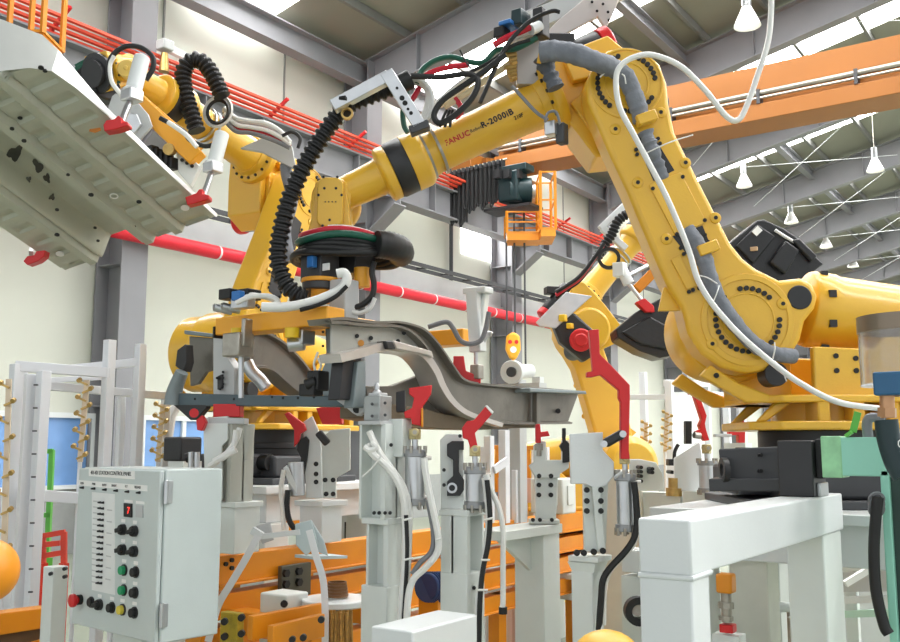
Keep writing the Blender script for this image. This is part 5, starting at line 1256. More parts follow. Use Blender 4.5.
# ================================================================ BLACK BLOCK, TEAL STAND
y_ = 3.4
T = thing('black_block', 'matt black block standing on the end of the white riser frame', 'block', PYY(806, 490, y_))
a = PYY(785, 438, y_); b = PYY(806, 490, y_); xw = b.x - a.x
m = MB(); m.b2((N.x - .125, Yend - .34, N.z), (N.x - .012, Yend - .17, N.z + .185)); m.out('block', BLKM, T, bevel=.004)
m = MB(); m.b2((N.x - .012, Yend - .3, N.z + .06), (N.x + .01, Yend - .2, N.z + .19)); m.out('pad', BLK, T, bevel=.003)
m = MB(); m.b2((N.x - .012, Yend - .3, N.z), (N.x - .0, Yend - .19, N.z + .045)); m.out('shim', ALU, T, bevel=.003)
T = thing('teal_stand', 'pale teal steel stand with a level arm, green tape and grey handle', 'stand', PYY(880, 600, 3.3))
ys_ = 3.28
ar = PYY(889, 437, ys_); al = PYY(821, 437, ys_); ab = PYY(850, 476, ys_)
m = MB(); m.b2((al.x, ys_, ab.z), (ar.x, ys_ + .1, ar.z)); m.out('arm', TEA, T, bevel=.004)
q = [PYY(u, v, ys_) for u, v in ((877, 470), (889, 437), (893, 470), (897, 642), (890, 642))]
z1 = ar.z; xa = PYY(880, 476, ys_).x; xb = PYY(889, 476, ys_).x; xc = PYY(910, 476, ys_).x
m = MB(); m.b2((xa, ys_, 0), (xb, ys_ + .1, ab.z + .02)); m.out('post', TEA, T, bevel=.004)
m = MB(); m.b2((xb, ys_ + .02, .2), (xc + .06, ys_ + .1, z1 - .03)); m.out('side_panel', mat('deep_green_panel', (26, 58, 50), .4), T)
m = MB(); m.b2((xa - .08, ys_ - .08, 0), (xc, ys_ + .2, .02)); m.out('foot_plate', TEA, T)
t0 = PYY(821, 437, ys_); t1 = PYY(843, 477, ys_)
m = MB(); m.b2((t0.x - .002, ys_ - .003, t1.z - .003), (t1.x, ys_ + .103, t0.z + .003))
m.out('green_tape', GRN, T, bevel=.004)
m = MB(); m.bar(PYY(846, 436, ys_), PYY(852, 432, ys_), .03, .01); m.bar(PYY(853, 432, ys_ + .02), PYY(858, 412, ys_ + .02), .022, .006, up=Y); m.out('tape_tail', LIME, T)
m = MB(); m.tube([PYY(u, v, ys_ + .04) for u, v in ((868, 437), (867, 424), (870, 418), (878, 418), (884, 421))], .016, n=10); m.out('grey_handle', HGRY, T)
m = MB(); m.tube([PYY(u, v, ys_ - .05) for u, v in ((878, 497), (876, 515), (874, 550), (876, 590), (884, 625), (889, 634))], .017, n=10); m.out('black_hose', BLK, T)
for k in range(3): MB().torus_prof(PYY(877, 500 + 5 * k, ys_ - .04), (FW + Z * .4), [(.018, 0), (.026, 0), (.026, .008), (.018, .008)], 16).out('hose_coil', HGRY, T)
# air preparation unit next to it
T = thing('air_filter_unit', 'dark teal air line unit with brass elbow, right beside the clear acrylic bowl', 'air unit', PYY(892, 440, 3.1))
yb = 3.1
m = MB(); m.tube([PYY(u, v, yb) for u, v in ((886, 420), (889, 440), (896, 462), (904, 476))], .034, n=16); m.out('teal_hose', DTE, T)
vs, f_ = text_mb('COLO', .035, PYY(896, 440, yb - .04), (RT * .3 - Z * .95), (RT * .95 + Z * .3), .0006); m = MB(); m.add(vs, f_); m.out('lettering', PAPER, T)
m = MB(); m.tube([PYY(u, v, yb) for u, v in ((888, 418), (887, 402), (889, 391), (900, 390))], .021, n=14); m.out('brass_elbow', mat('copper_brass', (196, 150, 112), .35, metal=.7), T)
m = MB(); m.cyl(PYY(887, 417, yb), PYY(887, 408, yb), .028, n=6); m.out('hex_nut', mat('copper_brass', (196, 150, 112)), T)
m = MB(); p = PYY(894, 384, yb); m.box(p, (.1, .1, .07)); m.out('blue_block', mat('steel_blue', (36, 92, 132), .4), T, bevel=.006)
CLR = mat('clear_acrylic', (235, 235, 235), .08, var=.0, trans=.92)
T = thing('acrylic_bowl', 'clear acrylic bowl with a grey metal rim in front of the largest robot base', 'bowl', PYY(900, 380, 3.2))
c1 = PYY(905, 326, 3.25); c2 = PYY(905, 386, 3.25); r_ = (c1 - PYY(858, 326, 3.25)).length
m = MB(); m.torus_prof(V((c1.x, c1.y, c2.z)), Z, [(r_, 0), (r_ * 1.0, c1.z - c2.z), (r_ * .97, c1.z - c2.z), (r_ * .97, .006), (.0001, .006), (.0001, 0)], 48); m.out('bowl', CLR, T)
m = MB(); m.torus_prof(V((c1.x, c1.y, c1.z - .02)), Z, [(r_ * 1.02, 0), (r_ * 1.02, .05), (r_ * .95, .05), (r_ * .95, 0)], 48); m.out('rim', mat('smoked_grey_rim', (130, 116, 100), .3, metal=.5), T)
# ================================================================ FOREGROUND BITS
T = thing('white_box', 'low plain white box in the foreground, below the jig posts', 'box', (-1.9, 2.5, 0))
a = PZ(371, 626, 1.05); b = PZ(440, 610, 1.05); MB().b2((a.x - .0, a.y, .0), (a.x + .16, b.y, 1.05)).out('box_body', WHT, T, bevel=.006)
T = thing('yellow_dome', 'yellow rounded cover just peeping in below the jig with the long red arm', 'cover', P(607, 660, 2.7))
m = MB(); m.sphere(P(607, 662, 2.7), .1, 24, 14, (1, 1, .85)); m.cyl(P(600, 662, 2.7) - Z * .02, V((P(607, 662, 2.7).x, P(607, 662, 2.7).y, 0)), .1, n=24); m.out('dome', mat('warm_yellow_cover', (238, 186, 70), .4), T)
T = thing('orange_ball', 'round orange cover at the picture edge beside the white rack', 'cover', P(-12, 570, 3.0))
m = MB(); c = P(-14, 571, 3.0); m.sphere(c, .098, 28, 16); m.cyl(c - Z * .08, V((c.x, c.y, 0)), .03, n=14); m.out('ball', mat('orange_cover', (240, 152, 30), .42), T)
# ================================================================ ORANGE CONVEYOR FRAME
o = P(221, 554, 4.3); T = thing('conveyor_frame', 'orange steel conveyor frame of stacked rails running between the jig posts', 'conveyor', (o.x, o.y, 0))
for k, z in enumerate((1.115, .95, .81, .66)):
    m = MB(); y0 = o.y - (.1 if k else .02); h_ = .095 if k else .122; m.b2((o.x - .1, y0, z - h_), (o.x, o.y + 4.6, z)); m.b2((o.x - .12, y0, z - h_ - .01), (o.x + .02, o.y + 4.6, z - h_ + .002)); m.out('rail', ORG, T, bevel=.004)
for k in range(5):
    y = o.y + .25 + 1.05 * k
    m = MB(); m.b2((o.x - .09, y, 0), (o.x - .01, y + .09, .66)); m.out('upright', ORG, T)
for y in (o.y + .05, o.y + .55):
    m = MB(); m.b2((o.x, y, .78), (o.x + .5, y + .1, .88)); m.out('cross_rail', ORG, T, bevel=.004)
m = MB(); a = PXX(278, 566, o.x + .02); b = PXX(307, 594, o.x + .02); m.b2((o.x + .02, a.y, b.z), (o.x + .045, b.y, a.z)); m.out('joint_plate', mat('dark_olive_plate', (82, 80, 66), .5), T, bevel=.003)
for u, v in ((285, 573), (298, 571), (285, 584), (298, 582)): a = PXX(u, v, o.x + .045); MB().cyl(a, a + X * .016, .02, n=6).out('bolt', BLK, T)
for u, v in ((225, 564), (231, 560), (231, 568)): a = PXX(u, v, o.x + .0); MB().cyl(a, a + X * .012, .01, n=10).out('bolt', BLK, T)
# second frame, parallel and farther
o2 = V((o.x - 1.5, o.y + 1.2, 0))
T = thing('conveyor_frame', 'second orange conveyor frame, farther back behind the jig table', 'conveyor', o2)
for z in (1.1, .9, .7): MB().b2((o2.x - .1, o2.y, z - .12), (o2.x, o2.y + 1.9, z)).out('rail', ORG, T, bevel=.004)
for k in range(2): MB().b2((o2.x - .09, o2.y + .3 + k, 0), (o2.x - .01, o2.y + .4 + k, .6)).out('upright', ORG, T)
# yellow hinge bracket and dark cross pieces low down
T = thing('yellow_bracket', 'dirty yellow bolted bracket low beside the control panel', 'bracket', P(232, 626, 3.9))
m = MB(); m.b2(P(232, 642, 3.9) - V((.05, .02, .1)), P(232, 612, 3.9) + V((.05, .02, .0))); m.out('bracket', mat('dirty_yellow', (190, 164, 44), .5, dirt=(90, 84, 40), dirt_amt=.6, scale=20), T, bevel=.004)
for u, v in ((224, 622), (241, 618), (224, 637), (241, 634)): a = P(u, v, 3.84); MB().cyl(a, a + FW * .02, .014, n=10).out('bolt', BLK, T)
c = P(232, 642, 3.9); MB().b2((c.x - .03, c.y - .02, 0), (c.x + .03, c.y + .04, c.z)).out('leg', ORG, T)
T = thing('cross_member', 'orange channel with bolts lying low in front of the brass bristle brush', 'beam', P(290, 628, 3.8))
m = MB(); m.bar(P(250, 628, 3.75), P(322, 614, 4.05), .03, .09); m.out('channel', ORG, T, bevel=.003)
m = MB(); m.bar(P(270, 638, 3.7), P(322, 625, 3.95), .03, .09); m.out('channel', ORG, T, bevel=.003)
for u, v in ((321, 620), (303, 638), (292, 640)): a = P(u, v, 3.72); MB().cyl(a, a + FW * .02, .013, n=10).out('bolt', BLK, T)
c = P(290, 640, 3.95); MB().b2((c.x - .03, c.y - .03, 0), (c.x + .03, c.y + .03, c.z - .02)).out('leg', ORG, T)
# white straps
def ribbon_thing(L, d, w, label):
    T = thing('white_strap', label, 'strap', P(*L[0], d)); pl = spline(pts(L, d), 6); m = MB()
    vs = []; fs = []
    for i, p in enumerate(pl):
        t = (pl[min(i+1, len(pl)-1)] - pl[max(i-1, 0)]).normalized(); s = t.cross(FW).normalized(); q = -FW * .004
        vs += [p + s * w / 2, p - s * w / 2, p - s * w / 2 - q, p + s * w / 2 - q]
    for i in range(len(pl) - 1):
        for j in range(4): fs.append((i*4+j, i*4+(j+1) % 4, (i+1)*4+(j+1) % 4, (i+1)*4+j))
    m.add(vs, fs); m.out('strap', mat('white_webbing', (226, 228, 230), .6), T); return T
ribbon_thing([(258, 536), (245, 560), (230, 585), (218, 606), (208, 642)], 4.05, .03, 'white webbing strap sloping down to the control panel')
ribbon_thing([(309, 530), (316, 556), (323, 580), (325, 610), (325, 650)], 4.0, .028, 'white webbing strap hanging straight down over the orange rail')
T = thing('sheet_bracket', 'pale folded sheet-metal bracket bolted on top of the orange rail', 'bracket', P(315, 550, 4.1))
plate(T, [(295, 524), (311, 520), (318, 544), (306, 556), (296, 545)], 4.1, .012, mat('pale_blue_grey', (190, 204, 206), .4), 'side_plate')
plate(T, [(311, 520), (324, 541), (328, 556), (318, 552), (312, 536)], 4.12, .012, mat('pale_blue_grey', (190, 204, 206)), 'side_plate')
MB().bar(P(304, 557, 4.15), P(338, 556, 4.3), .12, .012).out('base', mat('pale_blue_grey', (190, 204, 206)), T)
m = MB(); m.bar(P(252, 530, 4.1), P(262, 536, 4.1), .03, .03); m.bar(P(258, 537, 4.1), P(300, 532, 4.1), .012, .022); m.out('tie_bar', WHT, T)
plate(T, [(256, 526), (270, 522), (274, 540), (262, 544)], 4.15, .012, LGR, 'end_plate')
# drum with brush
dD2 = 4.3
T = thing('round_table', 'round white table top behind the white strap, with a brown coil on it', 'table', P(336, 598, dD2))
c = P(336, 598, dD2); m = MB(); m.cyl(c, c - Z * .03, .15, n=36); m.out('table_top', WHT, T, bevel=.006)
m = MB(); m.cyl(c - Z * .03, V((c.x, c.y, 0)), .05, n=18); m.out('stem', WHT2, T)
T = thing('wire_coil', 'brown coil of wire lying on the round white table', 'coil', P(337, 594, dD2))
for k in range(5): MB().torus_prof(P(337, 598, dD2) + Z * (.006 + .013 * k), Z, [(.035, 0), (.05 - .002 * k, 0), (.05 - .002 * k, .012), (.035, .012)], 22).out('coil_turn', mat('brown_wire', (120, 84, 54), .4, metal=.4), T)
T = thing('bristle_brush', 'golden bristle roller brush standing by the tall pin-block jig post', 'brush', P(336, 622, 4.2))
c = P(336, 610, 4.2); m = MB()
for k in range(70):
    a = k * 2.4; r0 = .07 * math.sqrt((k + 1) / 70); q = c + V((r0 * math.cos(a), r0 * math.sin(a), -.005 + random.random() * .015))
    m.cyl(q, V((c.x + r0 * 1.15 * math.cos(a), c.y + r0 * 1.15 * math.sin(a), c.z - .3)), .007, n=5)
m.cyl(c - Z * .28, V((c.x, c.y, 0)), .04, n=12)
b_ = m.out('bristles', mat('golden_bristle', (176, 132, 62), .5, var=.3, scale=40), T); b_['kind'] = 'stuff'
T = thing('pale_machine_box', 'pale grey machine housing with two black bolts, low behind the white straps', 'machine', P(300, 620, 4.7))
p = P(286, 592, 4.3); MB().b2((p.x - .09, p.y - .07, 0), (p.x + .07, p.y + .07, p.z)).out('housing', WHT2, T, bevel=.008)
for u, v in ((286, 604), (286, 622)): a = P(u - 2, v, 4.2); MB().cyl(a, a + FW * .03, .016, n=10).out('bolt', BLK, T)
# ================================================================ WHITE RACK WITH BRASS PEG STRIPS
dR = 5.2
T = thing('storage_rack', 'tall white steel rack with perforated posts standing behind the control panel', 'rack', P(60, 500, dR))
RW = mat('rack_white', (224, 226, 230), .45, var=.02)
def rp_(u, v0, d, w, wy=None, v1=None, name='post'):
    m = MB(); colbox(m, u, d, v0, v1, w, wy); return m.out(name, RW, T, bevel=.003)
rp_(17, 364, 5.1, .055); rp_(25, 362, 5.2, .03)
rp_(31, 374, 5.0, .03, .06); rp_(44, 371, 5.0, .055)
rp_(110, 340, 5.3, .052); rp_(141, 344, 5.5, .05); rp_(122, 395, 5.6, .035); rp_(166, 392, 5.7, .04)
def beam(u0, v0, d0, u1, v1, d1, w=.045): MB().bar(P(u0, v0, d0), P(u1, v1, d1), w, w).out('beam', RW, T, bevel=.003)
beam(15, 366, 5.1, 110, 373, 5.3, .055); beam(70, 369, 5.5, 140, 362, 5.5, .045); beam(20, 382, 5.25, 108, 377, 5.5, .03); beam(48, 386, 5.2, 166, 396, 5.7, .045); beam(20, 494, 5.1, 110, 500, 5.3, .06); beam(12, 371, 5.1, 24, 364, 5.3, .03)
for k in range(11):
    u = 35.5 - .6 * k; v = 385 + 23 * k; a = P(u, v, 4.93)
    m = MB(); m.bar(a - RT * .008, a + RT * .012, .012, .008); m.out('slot', DGR, T)
def pegs(u0, v0, u1, v1, d, label, mt=None):
    t = thing('peg_strip', label, 'peg strip', P(u0, v0, d), 'brass peg strips')
    a = P(u0, v0, d); b = P(u1, v1, d); n = 10
    MB().bar(a, b, .028, .012, up=FW).out('strip', mat('cream_strip', (224, 206, 182), .5), t)
    for k in range(n):
        p = a + (b - a) * ((k + .4) / n); s_ = 1 if k % 2 else -1
        m = MB(); m.bar(p - RT * .012 * s_ - FW * .02 - Z * .01, p + RT * .038 * s_ - FW * .02 + Z * .012, .012, .011); m.cyl(p + RT * .034 * s_ - FW * .03 + Z * .012, p + RT * .034 * s_ - FW * .01 + Z * .02, .013, n=10); m.out('peg', BRS, t)
    MB().cyl(b, V((b.x, b.y, 0)), .012, n=8).out('stem', RW, t)
pegs(9, 379, 4, 560, 4.9, 'strip of brass pegs hanging nearest the picture edge, before the orange ball')
pegs(87, 380, 80, 462, 5.25, 'strip of brass pegs in the middle of the white rack, above the control panel')
pegs(163, 404, 158, 462, 5.6, 'strip of brass pegs on the last post of the rack, near the dark machine box')
T = thing('lime_frame', 'lime green tube frame standing behind the white rack', 'frame', P(50, 490, 6.2))
LM = LIME
for a, b in (((52, 450), (47, 560)), ((35, 452), (30, 560)), ((53, 451), (34, 452)), ((51, 515), (30, 515))): MB().bar(P(*a, 6.2), P(*b, 6.2), .03, .03).out('tube', LM, T)
for u in (47, 30): p = P(u, 558, 6.2); MB().b2((p.x - .025, p.y - .025, 0), (p.x + .025, p.y + .025, p.z)).out('leg', LM, T)
T = thing('red_trolley', 'red tubular trolley frame low beside the lime green frame', 'trolley', P(55, 550, 5.6))
RDO = mat('orange_red_paint', (226, 66, 44), .45)
for a, b in (((42, 536), (65, 532)), ((42, 556), (66, 552)), ((64, 532), (64, 565)), ((43, 536), (43, 565)), ((42, 545), (60, 543))): MB().bar(P(*a, 5.6), P(*b, 5.6), .024, .03).out('tube', RDO, T)
for u in (64, 43): p = P(u, 563, 5.6); MB().b2((p.x - .02, p.y - .02, 0), (p.x + .02, p.y + .02, p.z)).out('leg', RDO, T)
T = thing('grey_post', 'short pale grey machine post with bolts, between rack and control panel', 'post', P(57, 600, 4.0))
m = MB(); colbox(m, 56, 4.0, 566, None, .07); m.out('body', WHT2, T, bevel=.004)
for u, v in ((64, 569), (64, 577), (50, 574)): a = P(u, v, 3.94); MB().cyl(a, a + FW * .02, .008, n=8).out('bolt', BLK, T)
T = thing('orange_rail', 'orange rail low at the picture corner under the orange ball', 'rail', P(15, 625, 4.2))
m = MB(); m.bar(P(-40, 628, 4.0), P(46, 616, 4.5), .1, .09); m.out('rail', ORG, T, bevel=.004); m = MB(); m.bar(P(-40, 642, 4.0), P(46, 632, 4.5), .06, .06); m.out('lower_rail', mat('dark_brown_rail', (92, 66, 40), .5), T)
p = P(30, 640, 4.4); MB().b2((p.x - .04, p.y - .04, 0), (p.x + .04, p.y + .04, p.z)).out('leg', ORG, T)
# ================================================================ BACKGROUND MACHINERY
def vpost(T, u, v0, d, w, mt=RW, v1=None, name='post'):
    m = MB(); colbox(m, u, d, v0, v1, w); return m.out(name, mt, T, bevel=.003)
def hbar(T, u0, v0, u1, v1, d0, d1, w, mt=RW, name='rail'): return MB().bar(P(u0, v0, d0), P(u1, v1, d1), w, w).out(name, mt, T, bevel=.003)
# fence of white frames near the distant robot
T = thing('safety_fence', 'white steel frame fence between the distant robot and the big robot base', 'fence', P(680, 480, 9))
for u, v, d in ((643, 372, 9.6), (669, 381, 8.6), (706, 383, 9.4), (600, 398, 9.6), (726, 395, 10), (742, 398, 10.5)): vpost(T, u, v, d, .065)
hbar(T, 666, 383, 707, 384, 8.6, 9.4, .06); hbar(T, 590, 397, 668, 397, 9.6, 8.7, .05); hbar(T, 706, 394, 750, 396, 9.4, 10.6, .05)
hbar(T, 672, 487, 742, 484, 8.6, 10.5, .05)
T = thing('white_board', 'big plain white sheet panel standing inside the white frame fence', 'panel', P(690, 440, 8.9))
p0 = P(672, 392, 8.8); p1 = P(703, 392, 9.3); m = MB(); m.add([V((p.x, p.y, z)) + q for q in (V((0,0,0)), V((-.02, .02, 0))) for p, z in ((p0, 0), (p1, 0), (p1, p1.z), (p0, p0.z))], [(0,1,2,3), (7,6,5,4), (0,4,5,1), (1,5,6,2), (2,6,7,3), (3,7,4,0)]); m.out('sheet', mat('sheet_white', (228, 230, 228), .5), T)
pegs(646, 422, 645, 462, 7.6, 'strip of brass pegs by the distant robot, nearest the long red arm')
pegs(667, 412, 665, 452, 7.8, 'strip of brass pegs on the white fence post below the black moulded panel')
# jig G with tall red clamp
dG = 5.8; ZG = lambda L: [(630 + a / 4.59, 360 + b / 4.59) for a, b in L]
T = thing('jig_post', 'white jig with a tall bent red clamp, left of the big robot base', 'jig', P(706, 500, dG))
T['label'] = 'white jig with a tall bent red clamp, seen below the big robot shoulder'
jaw(T, ZG([(272,135),(282,122),(310,140),(353,255),(345,292),(350,320),(365,368),(342,372),(330,352),(302,350),(302,328),(325,318),(318,300),(330,272),(292,156),(276,158)]), dG, .06)
plate(T, [(686, 421), (692, 421), (692, 444), (686, 444)], dG - .02, .06, BLK, 'black_slide')
plate(T, ZG([(205,450),(320,375),(330,440),(330,600),(205,600)]), dG + .12, .03, WHT)
cylinder(T, 707, 461, 492, dG, .05, 449)
m = MB(); colbox(m, 700, dG + .1, 491, None, .16); m.out('column', WHT2, T)
m = MB(); m.cyl(P(694, 435, dG - .03), P(700, 436, dG - .02), .02, n=12); m.out('clamp_pin', STL, T)
T = thing('jig_post', 'pale jig with a short red stop, half hidden behind the dark grey bracket', 'jig', P(738, 480, 6.2))
jaw(T, ZG([(455,325),(505,322),(508,250),(520,250),(530,330),(528,380),(500,380),(498,345),(458,345)]), 6.2, .06)
m = MB(); colbox(m, 738, 6.3, 443, None, .14); m.out('column', WHT2, T)
plate(T, [(715, 434), (732, 434), (732, 437), (715, 437)], 6.15, .05, LGR, 'slide_rod')
T = thing('toggle_lever', 'small black-handled lever on a white bracket with a brass fitting', 'lever', P(672, 470, 6))
plate(T, ZG([(178,455),(212,455),(212,485),(178,485)]), 6., .08, BLKM, 'lever_block')
m = MB(); m.tube(pts(ZG([(203, 455), (205, 425), (212, 405), (222, 388)]), 6.), .012, n=8); m.out('lever_handle', BLK, T)
plate(T, ZG([(0,455),(45,455),(120,470),(150,520),(160,600),(0,600)]), 6.1, .04, WHT2, 'bracket_plate')
for u, v in ZG([(52,493),(52,513),(52,533),(52,556),(104,500),(104,516),(194,515)]): a = P(u, v, 5.98); MB().cyl(a, a + FW * .12, .012, n=8).out('hole', BLK, T)
m = MB(); m.cyl(P(674, 478, 5.95), P(674, 490, 5.95), .035, n=14); m.cyl(P(674, 488, 5.95), P(674, 496, 5.95), .05, n=14); m.out('brass_fitting', BRS, T)
m = MB(); colbox(m, 655, 6.2, 492, None, .25, .12); colbox(m, 674, 6.0, 495, None, .12); m.out('column', WHT2, T)
# white cabinets and machine housings (each its own)
def cabinet(u, v0, d, w, dy, label, mt=WHT, name='cabinet', cat='cabinet', door=True, v1=None):
    T = thing(name, label, cat, P(u, 500, d)); m = MB(); p = colbox(m, u, d, v0, v1, w, dy); m.out('body', mt, T, bevel=.01)
    if door:
        z0 = 0 if v1 is None else P(u, v1, d).z
        MB().b2((p.x - w/2 + .04, p.y - dy/2 - .012, z0 + .06), (p.x + w/2 - .04, p.y - dy/2, p.z - .05)).out('door', mt, T, bevel=.004)
        MB().b2((p.x + w/2 - .1, p.y - dy/2 - .03, p.z - .4), (p.x + w/2 - .08, p.y - dy/2 - .012, p.z - .25)).out('handle', BLKM, T)
        MB().b2((p.x + w/2, p.y - dy/2 + .06, z0 + .06), (p.x + w/2 + .012, p.y + dy/2 - .06, p.z - .05)).out('side_panel', mt, T, bevel=.004)
    return T
cabinet(553, 478, 6.87, .26, .2, 'pale grey cabinet between the forked jig bracket and the broad face plate', WHT2, v1=513)
cabinet(356, 482, 6.6, .4, .4, 'white cabinet behind the tall pin-block jig post', WHT)
cabinet(620, 470, 6.4, .42, .3, 'pale cream cabinet behind the air cylinder of the long red arm', mat('cream_cabinet', (216, 214, 204), .5), door=False)
cabinet(866, 508, 6.5, .5, .5, 'white cabinet seen behind the teal stand post', WHT)
cabinet(515, 498, 7.5, .5, .3, 'white machine housing behind the white table plate', WHT, 'machine_housing', 'machine')
T = thing('pink_panel', 'pale pink panel low behind the orange slat curtain', 'panel', P(517, 490, 7.0)); m = MB(); colbox(m, 517, 6.95, 478, 502, .3, .04); colbox(m, 510, 6.95, 502, None, .04); colbox(m, 524, 6.95, 502, None, .04); m.out('panel', mat('pale_pink', (226, 186, 170), .6), T)
T = thing('slat_curtain', 'orange slat curtain on a rail behind the forked jig bracket', 'curtain', P(515, 465, 7.1))
for k in range(9):
    a = P(497 + 5.2 * k, 448, 7.1); b = P(497 + 5.2 * k, 492, 7.1); m = MB(); m.bar(a, b, .028, .012, up=FW); m.out('slat', (ORG, PAPER, mat('peach_slat', (240, 190, 120), .6))[k % 3], T)
hbar(T, 484, 447, 545, 448, 7.1, 7.1, .03, ORG, 'slat_rail'); vpost(T, 484, 447, 7.1, .04); vpost(T, 546, 447, 7.1, .04)
T = thing('post_pair', 'slim white upright posts behind the tilted red clamp', 'post', P(500, 480, 5.6))
for u, v, d, w in ((489, 436, 6.17, .05), (504, 430, 6.31, .055), (515, 470, 6.4, .035)): vpost(T, u, v, d, w, v1=523)
m = MB(); m.bar(P(494, 470, 6.15), P(508, 460, 6.25), .02, .05); m.out('brace', RW, T)
# dark motor box left of the hooked jig
T = thing('motor_box', 'black motor box with hose couplings, above the back of the control panel', 'motor', P(184, 450, 5.0))
m = MB(); colbox(m, 183, 5.0, 437, 461, .14); m.out('box_body', BLKM, T, bevel=.01)
m = MB(); m.cyl(P(186, 458, 4.85), P(194, 456, 4.85), .025, n=14); m.out('coupling', BLK, T)
for u in (191, 197): MB().cyl(P(u, 452, 4.8), P(u, 468, 4.8), .014, n=10).out('fitting', ALU, T)
m = MB(); colbox(m, 185, 5.0, 461, None, .12); m.out('column', WHT2, T)
T = thing('white_pipe_rack', 'white bent pipes standing between the window and the black motor box', 'pipe', P(168, 470, 6))
m = MB(); m.tube(pts([(166, 462), (168, 440), (172, 415), (178, 405)], 6.2), .03, n=8); m.out('bent_pipe', RW, T); vpost(T, 166, 458, 6.2, .05)
# blue motor between the posts
T = thing('blue_motor', 'dark blue electric motor behind the bent grey hose of the pin-block jig', 'motor', P(432, 586, 4.9))
m = MB(); m.cyl(P(427, 587, 4.9), P(441, 585, 5.0), .07, n=22); m.out('motor_body', mat('navy_motor', (36, 58, 104), .4), T, bevel=.008)
m = MB()
for k in range(5): m.cyl(P(428 + 2.4 * k, 587, 4.9), P(429 + 2.4 * k, 587, 4.91), .076, n=22)
m.out('cooling_fins', mat('navy_motor', (36, 58, 104)), T)
p = P(434, 596, 4.95); MB().b2((p.x - .06, p.y - .05, 0), (p.x + .06, p.y + .05, p.z)).out('stand', ORG, T)
# reel behind the chassis
T = thing('flanged_reel', 'white flanged reel on a stand behind the chassis rail, under the crane hook', 'reel', P(515, 370, 6.4))
m = MB(); m.cyl(P(511, 372, 6.3), P(514, 372, 6.35), .078, n=28); m.out('flange', WHT, T, bevel=.004)
m = MB(); m.cyl(P(511, 372, 6.28), P(512, 372, 6.3), .034, n=20); m.out('bore', DGR, T)
m = MB(); m.cyl(P(514, 372, 6.35), P(529, 371, 6.6), .05, n=22); m.out('barrel', WHT, T)
m = MB(); colbox(m, 517, 6.45, 380, 522, .09); m.b2(P(517, 384, 6.45) - V((.2, .05, .04)), P(517, 384, 6.45) + V((.2, .05, 0))); m.out('stand', LGR, T)
T = thing('rail_marker', 'tiny white sensor block on a thin stand beyond the chassis end', 'sensor', P(538, 380, 6.6))
m = MB(); colbox(m, 538, 6.6, 377, None, .03); colbox(m, 538, 6.6, 377, 386, .06); m.out('sensor_body', WHT, T)
# low right: conveyor and fittings behind the riser frame
T = thing('roller_conveyor', 'pale roller conveyor low behind the riser frame and teal stand', 'conveyor', P(860, 600, 5.0))
for k, v in enumerate((552, 566, 580, 598, 612)):
    m = MB(); m.bar(P(770, v + 4, 5.6), P(915, v, 4.9), .05, .035 if k != 2 else .1); m.out('side_rail', (WHT, WHT2, LGR, WHT, mat('mint_rail', (190, 222, 204), .5))[k], T)
for k in range(7): MB().cyl(P(775 + 20 * k, 560, 5.5 - .07 * k), P(785 + 20 * k, 548, 5.9 - .07 * k), .025, n=10).out('roller', ALU, T)
for u, d in ((780, 5.5), (850, 5.2), (900, 4.95)): vpost(T, u, 560, d, .06, WHT2, name='leg')
m = MB(); m.bar(P(845, 584, 4.9), P(868, 570, 4.9), .03, .03); m.out('white_bar', PAPER, T)
T = thing('valve_stack', 'orange valve with steel fittings, seen between the riser frame legs', 'valve', P(726, 600, 3.6))
MB().box(P(726, 583, 3.6), (.06, .06, .07)).out('valve_head', ORG, T, bevel=.008)
m = MB(); m.cyl(P(726, 592, 3.6), P(727, 622, 3.6), .02, n=14); m.cyl(P(726, 602, 3.6), P(726, 608, 3.6), .03, n=8); m.cyl(P(726, 616, 3.6), P(726, 620, 3.6), .028, n=8); m.out('fittings', STL, T)
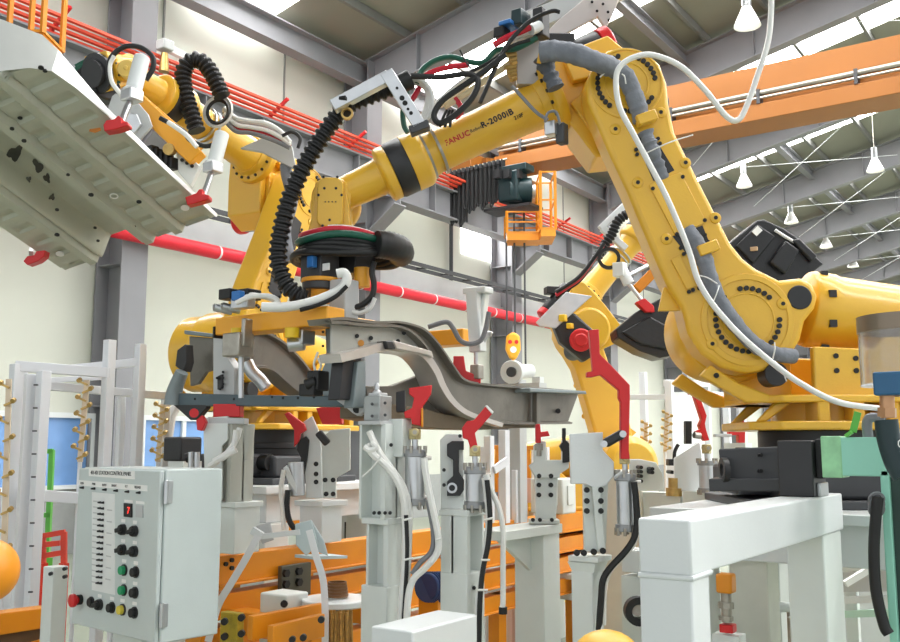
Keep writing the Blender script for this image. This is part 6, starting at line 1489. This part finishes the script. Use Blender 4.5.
MB().box(P(728, 628, 3.6), (.05, .05, .03)).out('red_valve', RED, T, bevel=.004)
p = P(728, 634, 3.62); MB().b2((p.x - .05, p.y - .03, 0), (p.x + .05, p.y + .05, p.z)).out('stand', WHT2, T)
T = thing('pipe_stand', 'grey pipe stand with a white tee, behind the middle leg of the riser frame', 'pipe', P(790, 610, 4.6))
m = MB(); m.cyl(P(791, 612, 4.6), V((P(791, 612, 4.6).x, P(791, 612, 4.6).y, 0)), .02, n=12); m.out('pipe', STL, T)
m = MB(); m.tube(pts([(776, 608), (785, 607), (792, 609), (792, 618)], 4.6), .024, n=10); m.out('tee', WHT, T)
T = thing('pedestal_column', 'cream steel column supporting the pedestal between the riser legs', 'column', P(755, 600, 3.95))
m = MB(); p = colbox(m, 752, 3.9, 520, None, .15); m.out('column_body', mat('cream_column', (206, 206, 194), .45), T, bevel=.006)
# low clutter on the floor between the jig posts
for k, (u, v, d, w, lab) in enumerate(((660, 520, 6.8, .4, 'low white box beside the long black hose'),)):
    cabinet(u, v + 10, d, w, .3, lab, WHT2, 'floor_box', 'box', False)
T = thing('servo_unit', 'small black and white drive unit beside the riser frame leg', 'drive', P(636, 590, 4.2))
MB().box(P(636, 560, 4.4), (.09, .12, .1)).out('drive_housing', WHT, T, bevel=.006)
m = MB(); m.torus_prof(P(637, 610, 4.2), -FW, [(.03, 0), (.06, 0), (.06, .05), (.03, .05)], 24); m.out('black_wheel', BLK, T)
p = P(637, 575, 4.4); MB().b2((p.x - .05, p.y - .06, 0), (p.x + .05, p.y + .06, p.z)).out('stand', WHT2, T)
m = MB(); m.cyl(P(637, 610, 4.2), P(637, 610, 4.35), .025, n=14); m.out('axle', STL, T)
# yellow lines painted on the floor
YL = mat('floor_line_yellow', (206, 190, 70), .5)
m = MB()
for x in (o.x + .7, o.x - 2.4): m.b2((x, 1, .0), (x + .1, 30, .004))
m.b2((o.x - 2.4, 9, .0), (o.x + .7, 9.1, .004)); m.b2((o.x - 2.4, 5.2, 0), (o.x + .7, 5.3, .004))
struct('floor_marking', m, YL)
